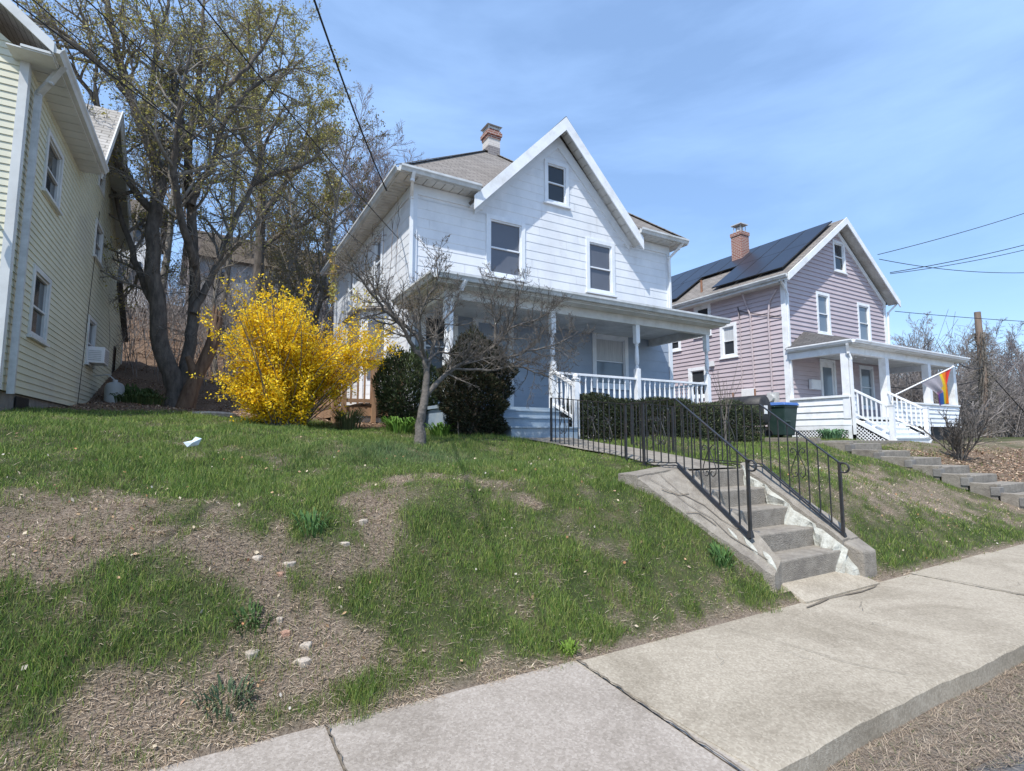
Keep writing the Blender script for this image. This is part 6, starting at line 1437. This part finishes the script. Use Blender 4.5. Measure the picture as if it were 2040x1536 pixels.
# --- lawn blades
def grass(name, n, rmin, rmax, seed, hb, wb, az=(-34, 84)):
    R = np.random.default_rng(seed); u = R.random(n); r_ = rmin*(rmax/rmin)**u; a = np.radians(R.uniform(az[0], az[1], n)); x = r_*np.sin(a); y = r_*np.cos(a)
    dr = dryness(x, y); lf = leafzone(x, y)
    # ragged edge of the turf over the pavement
    edge = 3.215+.05*np.sin(x*5)+.04*np.sin(x*13+1)
    ok = (y > edge) & (y < 16)
    ok &= ~((x > 5.06-(y-3.4)*.455) & (x < 6.72) & (y > 3.43) & (y < 5.0)); ok &= ~((x > 5.12) & (x < 6.5) & (y < 3.45))
    ok &= ~((np.abs(x-path_x(y)) < .55) & (y > 4.6) & (y < 8.4))
    ok &= ~((x > wx0-.1) & (x < wx1+.1) & (y > 8.85)); ok &= ~((x > 4.5) & (x < 6.2) & (y > 8.0)); ok &= ~((x < yx+.05) & (y > yy0-.05)); ok &= ~((x > 17.3) & (y > 8.9) & (x < 25.3)); ok &= ~((x > 12.9) & (x < 14.45) & (y < 8.9)); ok &= ~((x > 17.6) & (x < 19.9) & (y > 6.9))
    ok &= ~((x > 12.95) & (x < 17.6) & (y > 7.4) & (y < 8.7)); ok &= R.random(n) > lf*1.25
    ok &= ~((np.hypot(x-.1, (y-12.2)) < .45))
    x, y, dr, r_ = x[ok], y[ok], dr[ok], r_[ok]; n = len(x)
    kind = R.random(n) < np.clip(dr*1.05+.09*sst(6.5, 5, y), .05, .93)      # straw?
    clumpn = fbm(x, y, 3.1); fine = fbm(x+9, y+4, 9)
    keep = R.random(n) < np.where(kind, 1, .62+1.0*clumpn); x, y, r_, kind, clumpn, fine, dr = (q[keep] for q in (x, y, r_, kind, clumpn, fine, dr)); n = len(x)
    z = terr(x, y)-.006
    h = np.where(kind, hb*R.uniform(.5,1.35,n), hb*R.uniform(.5,1.25,n)*(.50+.95*sst(.32,.72,clumpn)+.55*sst(.48,.75,fine)))
    h = h*np.where(~kind & (y < 3.6), 1.15, 1); w_ = wb*(.7+r_*.13)*R.uniform(.7,1.3,n)*np.where(kind, 1.35, 1.)
    th = R.uniform(0, 2*PI, n)+np.where(kind, 0, 1.5*(clumpn-.5)); lean = np.where(kind, R.uniform(.7,3.2,n), np.abs(R.normal(.25,.35,n)))
    L = np.stack([np.cos(th)*lean, np.sin(th)*lean, np.where(kind, R.uniform(.05,.7,n), 1.)], 1); L /= np.linalg.norm(L, axis=1, keepdims=True)
    ph = R.uniform(0, 2*PI, n); S_ = np.stack([np.cos(ph), np.sin(ph), np.zeros(n)], 1)*w_[:, None]
    p0 = np.stack([x, y, z], 1); hh = h[:, None]; bend = np.stack([np.cos(th), np.sin(th), np.zeros(n)], 1)
    p1 = p0+L*hh*.55; p2 = p1+L*hh*.45+bend*hh*.22*R.uniform(0,1.3,(n,1)); p2[:, 2] -= h*.06
    V = np.stack([p0-S_, p0+S_, p1+S_*.75, p1-S_*.75, p2], 1).reshape(-1, 3); b = np.arange(n)*5
    V = V; Fq = np.stack([b, b+1, b+2, b+3], 1); Ft = np.stack([b+3, b+2, b+4], 1)
    G = np.array([(.130,.210,.040),(.170,.245,.048),(.075,.145,.030),(.27,.30,.09),(.14,.19,.07)]); D_ = np.array([(.58,.47,.34),(.45,.35,.25),(.70,.59,.45),(.32,.24,.165),(.54,.44,.34)])
    c = np.where(kind[:, None], D_[R.integers(0,5,n)], G[R.integers(0,5,n)]); 
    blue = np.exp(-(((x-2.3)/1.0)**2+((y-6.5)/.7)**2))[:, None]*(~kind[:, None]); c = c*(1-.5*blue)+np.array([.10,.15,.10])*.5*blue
    c = c*(.70+.42*fbm(x+50, y, 1.1)+.30*fbm(x+20, y+9, 4.2))[:, None]*R.uniform(.8,1.2,(n,1)); mixd = (dr*.35)[:, None]*(~kind[:, None]); c = c*(1-mixd)+np.array([.20,.18,.08])*mixd
    tag(npmesh(name, V, [Fq, Ft], 'leafy', None, np.repeat(c, 5, 0)), kind='stuff')
grass('grass', 980000, 3.2, 22, 301, .056, .0016)
# straw on the verge below the sidewalk kerb
def verge():
    R = np.random.default_rng(305); n = 70000; x = R.uniform(1.2, 14, n); d = R.random(n)**1.4; e = 1.43+.08*np.sin(x*1.3)+.07*np.sin(x*3.7+1); y = 1.73-d*(1.73-e+.12); z = np.full(n, -.155)+R.uniform(0,.018,n)
    keep = R.random(n) < (.35+fbm(x, y, 4)); x, y, z = x[keep], y[keep], z[keep]; n = len(x)
    th = R.uniform(0,2*PI,n); L = np.stack([np.cos(th), np.sin(th), R.uniform(.05,.5,n)],1)*R.uniform(.02,.07,(n,1)); ph = th+PI/2; S_ = np.stack([np.cos(ph),np.sin(ph),np.zeros(n)],1)*R.uniform(.0012,.0022,(n,1)); p = np.stack([x,y,z],1)
    V = np.stack([p-S_, p+S_, p+L+S_*.5, p+L-S_*.5],1).reshape(-1,3); D_ = np.array([(.38,.30,.22),(.27,.21,.16),(.46,.38,.29),(.22,.175,.14),(.12,.15,.06)]); c = D_[R.choice(5, n, p=[.3,.25,.25,.14,.06])]*R.uniform(.8,1.2,(n,1))
    tag(npmesh('verge_grass', V, [np.arange(4*n).reshape(-1,4)], 'leafy', None, np.repeat(c,4,0)), kind='stuff')
    vg = MB(); xs = np.linspace(-20, 60, 320)
    ee = lambda x: 1.40+.08*math.sin(x*1.3)+.07*math.sin(x*3.7+1)
    for a, b in zip(xs[:-1], xs[1:]): vg.quad((a, ee(a), -.154), (b, ee(b), -.154), (b, 1.74, -.135), (a, 1.74, -.135))
    tag(vg.build('verge', 'crack'), kind='structure')
verge()
# fallen leaves: slope, beds and a few on the lawn
def litter():
    R = np.random.default_rng(309); n = 230000; x = R.uniform(-4.5, 28, n); y = np.where(R.random(n) < .25, R.uniform(3.4, 8, n), R.uniform(9.5, 34, n)); lf = leafzone(x, y); keep = (R.random(n) < lf)|(R.random(n) < .012); keep &= ~((x > wx0) & (x < wx1) & (y > 8.9) & (y < wy1)); keep &= ~((x > 17.3) & (y > 8.9)); x, y = x[keep], y[keep]; n = len(x)
    z = terr(x, y)+.012; c0 = np.stack([x,y,z],1)
    a = R.normal(0,1,(n,3)); a[:,2] *= .35; a /= np.linalg.norm(a,axis=1,keepdims=True); b = np.cross(a, [0,0,1.]); b /= np.linalg.norm(b,axis=1,keepdims=True); s = (.016+.0005*np.hypot(x,y))[:,None]*R.uniform(.6,1.3,(n,1))
    V = np.stack([c0-a*s, c0+b*s*.7+[0,0,.01], c0+a*s, c0-b*s*.7],1).reshape(-1,3); D_ = np.array([(.32,.20,.13),(.42,.29,.19),(.24,.15,.10),(.52,.40,.29),(.16,.10,.07)]); c = D_[R.integers(0,5,n)]*R.uniform(.75,1.2,(n,1))
    tag(npmesh('fallen_leaves', V, [np.arange(4*n).reshape(-1,4)], 'matte_tint', None, np.repeat(c,4,0)), kind='stuff')
litter()
# pale chips and dry leaves on the bank
R7 = np.random.default_rng(311); n = 700; x = R7.uniform(-1.5, 12, n); y = R7.uniform(3.3, 6.5, n); kp = ~((x > 4.2) & (x < 6.8)); x, y = x[kp], y[kp]; n = len(x); c0 = np.stack([x,y,terr(x,y)+.025],1); a = R7.normal(0,1,(n,3)); a /= np.linalg.norm(a,axis=1,keepdims=True); b = np.cross(a, R7.normal(0,1,(n,3))); b /= np.linalg.norm(b,axis=1,keepdims=True); s = R7.uniform(.008,.020,(n,1))
V = np.stack([c0-a*s, c0+b*s*.7, c0+a*s, c0-b*s*.7],1).reshape(-1,3); cl = np.array([(.5,.42,.3),(.42,.28,.16),(.55,.5,.42),(.45,.22,.12)])[R7.integers(0,4,n)]; tag(npmesh('dry_leaves', V, [np.arange(4*n).reshape(-1,4)], 'matte_tint', None, np.repeat(cl,4,0)), kind='stuff')

# ================================================================== wires and pole
def wire(label, a, b, sag, r=.011, n=24, group=None):
    a = Vector(a); b = Vector(b); P = []
    for i in range(n+1): t = i/n; q = a.lerp(b, t); q.z -= sag*4*t*(1-t); P.append(q)
    m = MB(); m.tube(P, r, 5); tag(m.build('overhead_wire', 'wire_black'), label, 'wire', group)
wire('thick black service wire from the top of the view to the white house left eave', (-2.0, 1.0, 8.6), (3.34, 11.6, 7.3), .55, .015)
G_ = 'thin wires crossing the big maple to the white house'
wire('upper thin wire crossing the maple crown to the white house front corner', (-4.2, 1.0, 6.9), (3.55, 11.3, 6.1), .25, .009, group=G_)
wire('middle thin wire crossing the maple crown to the white house side window', (-5.2, 2.0, 6.9), (3.55, 12.8, 6.1), .3, .008, group=G_)
wire('lower thin wire crossing the maple crown to the white house rear eave', (-6.5, 2.5, 7.2), (3.25, 16.4, 8.0), .5, .011, group=G_)
wire('short black wire from the maple crown to the rear eave of the white house', (-6.0, 3.4, 7.9), (3.25, 17.0, 7.7), .4, .009, group=G_)
G2 = 'wires leaving the pink house gable to the right'
wire('upper wire rising right from the pink house gable', (23.1, 10.5, 8.95), (37, 5.2, 14.0), .25, .014, group=G2)
wire('middle of the wires leaving the pink house gable', (24.0, 10.5, 8.35), (37, 5.4, 12.2), .3, .016, group=G2)
wire('lowest wire leaving the pink house gable, sagging to the right', (23.2, 10.5, 8.78), (37, 5.6, 9.9), .7, .014, group=G2)
wire('long level wire low above the far wood', (24.4, 10.6, 6.8), (46, 4.0, 7.4), .3, .014)
wire('second black wire beside the middle wire of the pink house gable', (24.0, 10.5, 8.30), (37, 5.45, 11.9), .35, .014)
Pl = thing('utility_pole', 'weathered wooden utility pole wrapped in bare vine beyond the pink house', 'utility pole', (31.5, 10.25, 1.5))
pxx, pyy = 31.5, 10.25
MB().lathe(pxx, pyy, [(1.2,.17),(5,.15),(7.55,.13)], 12).build('pole', 'pole_wood', Pl)
tb = Tubes(); Rv = np.random.default_rng(401)
for k in range(420):
    z = Rv.uniform(1.6, 6.6); a = Rv.uniform(0,2*PI); rr = .18; p = np.array([pxx+rr*math.cos(a), pyy+rr*math.sin(a), z]); d = np.array([math.cos(a), math.sin(a), Rv.normal(0,.5)])*Rv.uniform(.15,.6)*(1.2 if z < 5 else .7); q = p+d*.5+Rv.normal(0,.08,3); tb.add([p, q, q+d*.5+Rv.normal(0,.12,3)], [.014,.011,.007], 3)
for k in range(9):
    a0 = Rv.uniform(0,6); tb.add([(pxx+.19*math.cos(a0+t*.5), pyy+.19*math.sin(a0+t*.5), 1.3+t*.75) for t in range(8)], [.025]*8, 4)
tb.build('vine', 'bark', Pl)
wire('cable running from the porch roof corner of the pink house to the utility pole', (25.6, 9.0, 4.5), (31.4, 10.2, 4.9), .15, .02)
wire('guy wire slanting down from the utility pole to the right', (31.6, 10.2, 4.9), (36.0, 9.4, 1.6), .05, .02)
wire('sagging cable seen through the pink house porch', (25.6, 12, 3.9), (31.3, 10.3, 4.3), .25, .02)
# two pale posts by the wood
for k, (x, y, lb) in enumerate(((34.5, 12.9, 'left of two pale posts standing at the edge of the far wood'), (36.2, 13.2, 'right of two pale posts standing at the edge of the far wood'))):
    m = MB(); zb_ = terr1(x, y); m.lathe(x, y, [(zb_-.1,.09),(zb_+1.9,.085),(zb_+2.0,.05)], 8); tag(m.build('post', 'bark_gray'), lb, 'post', 'pale posts')
print('objects', len(bpy.data.objects))
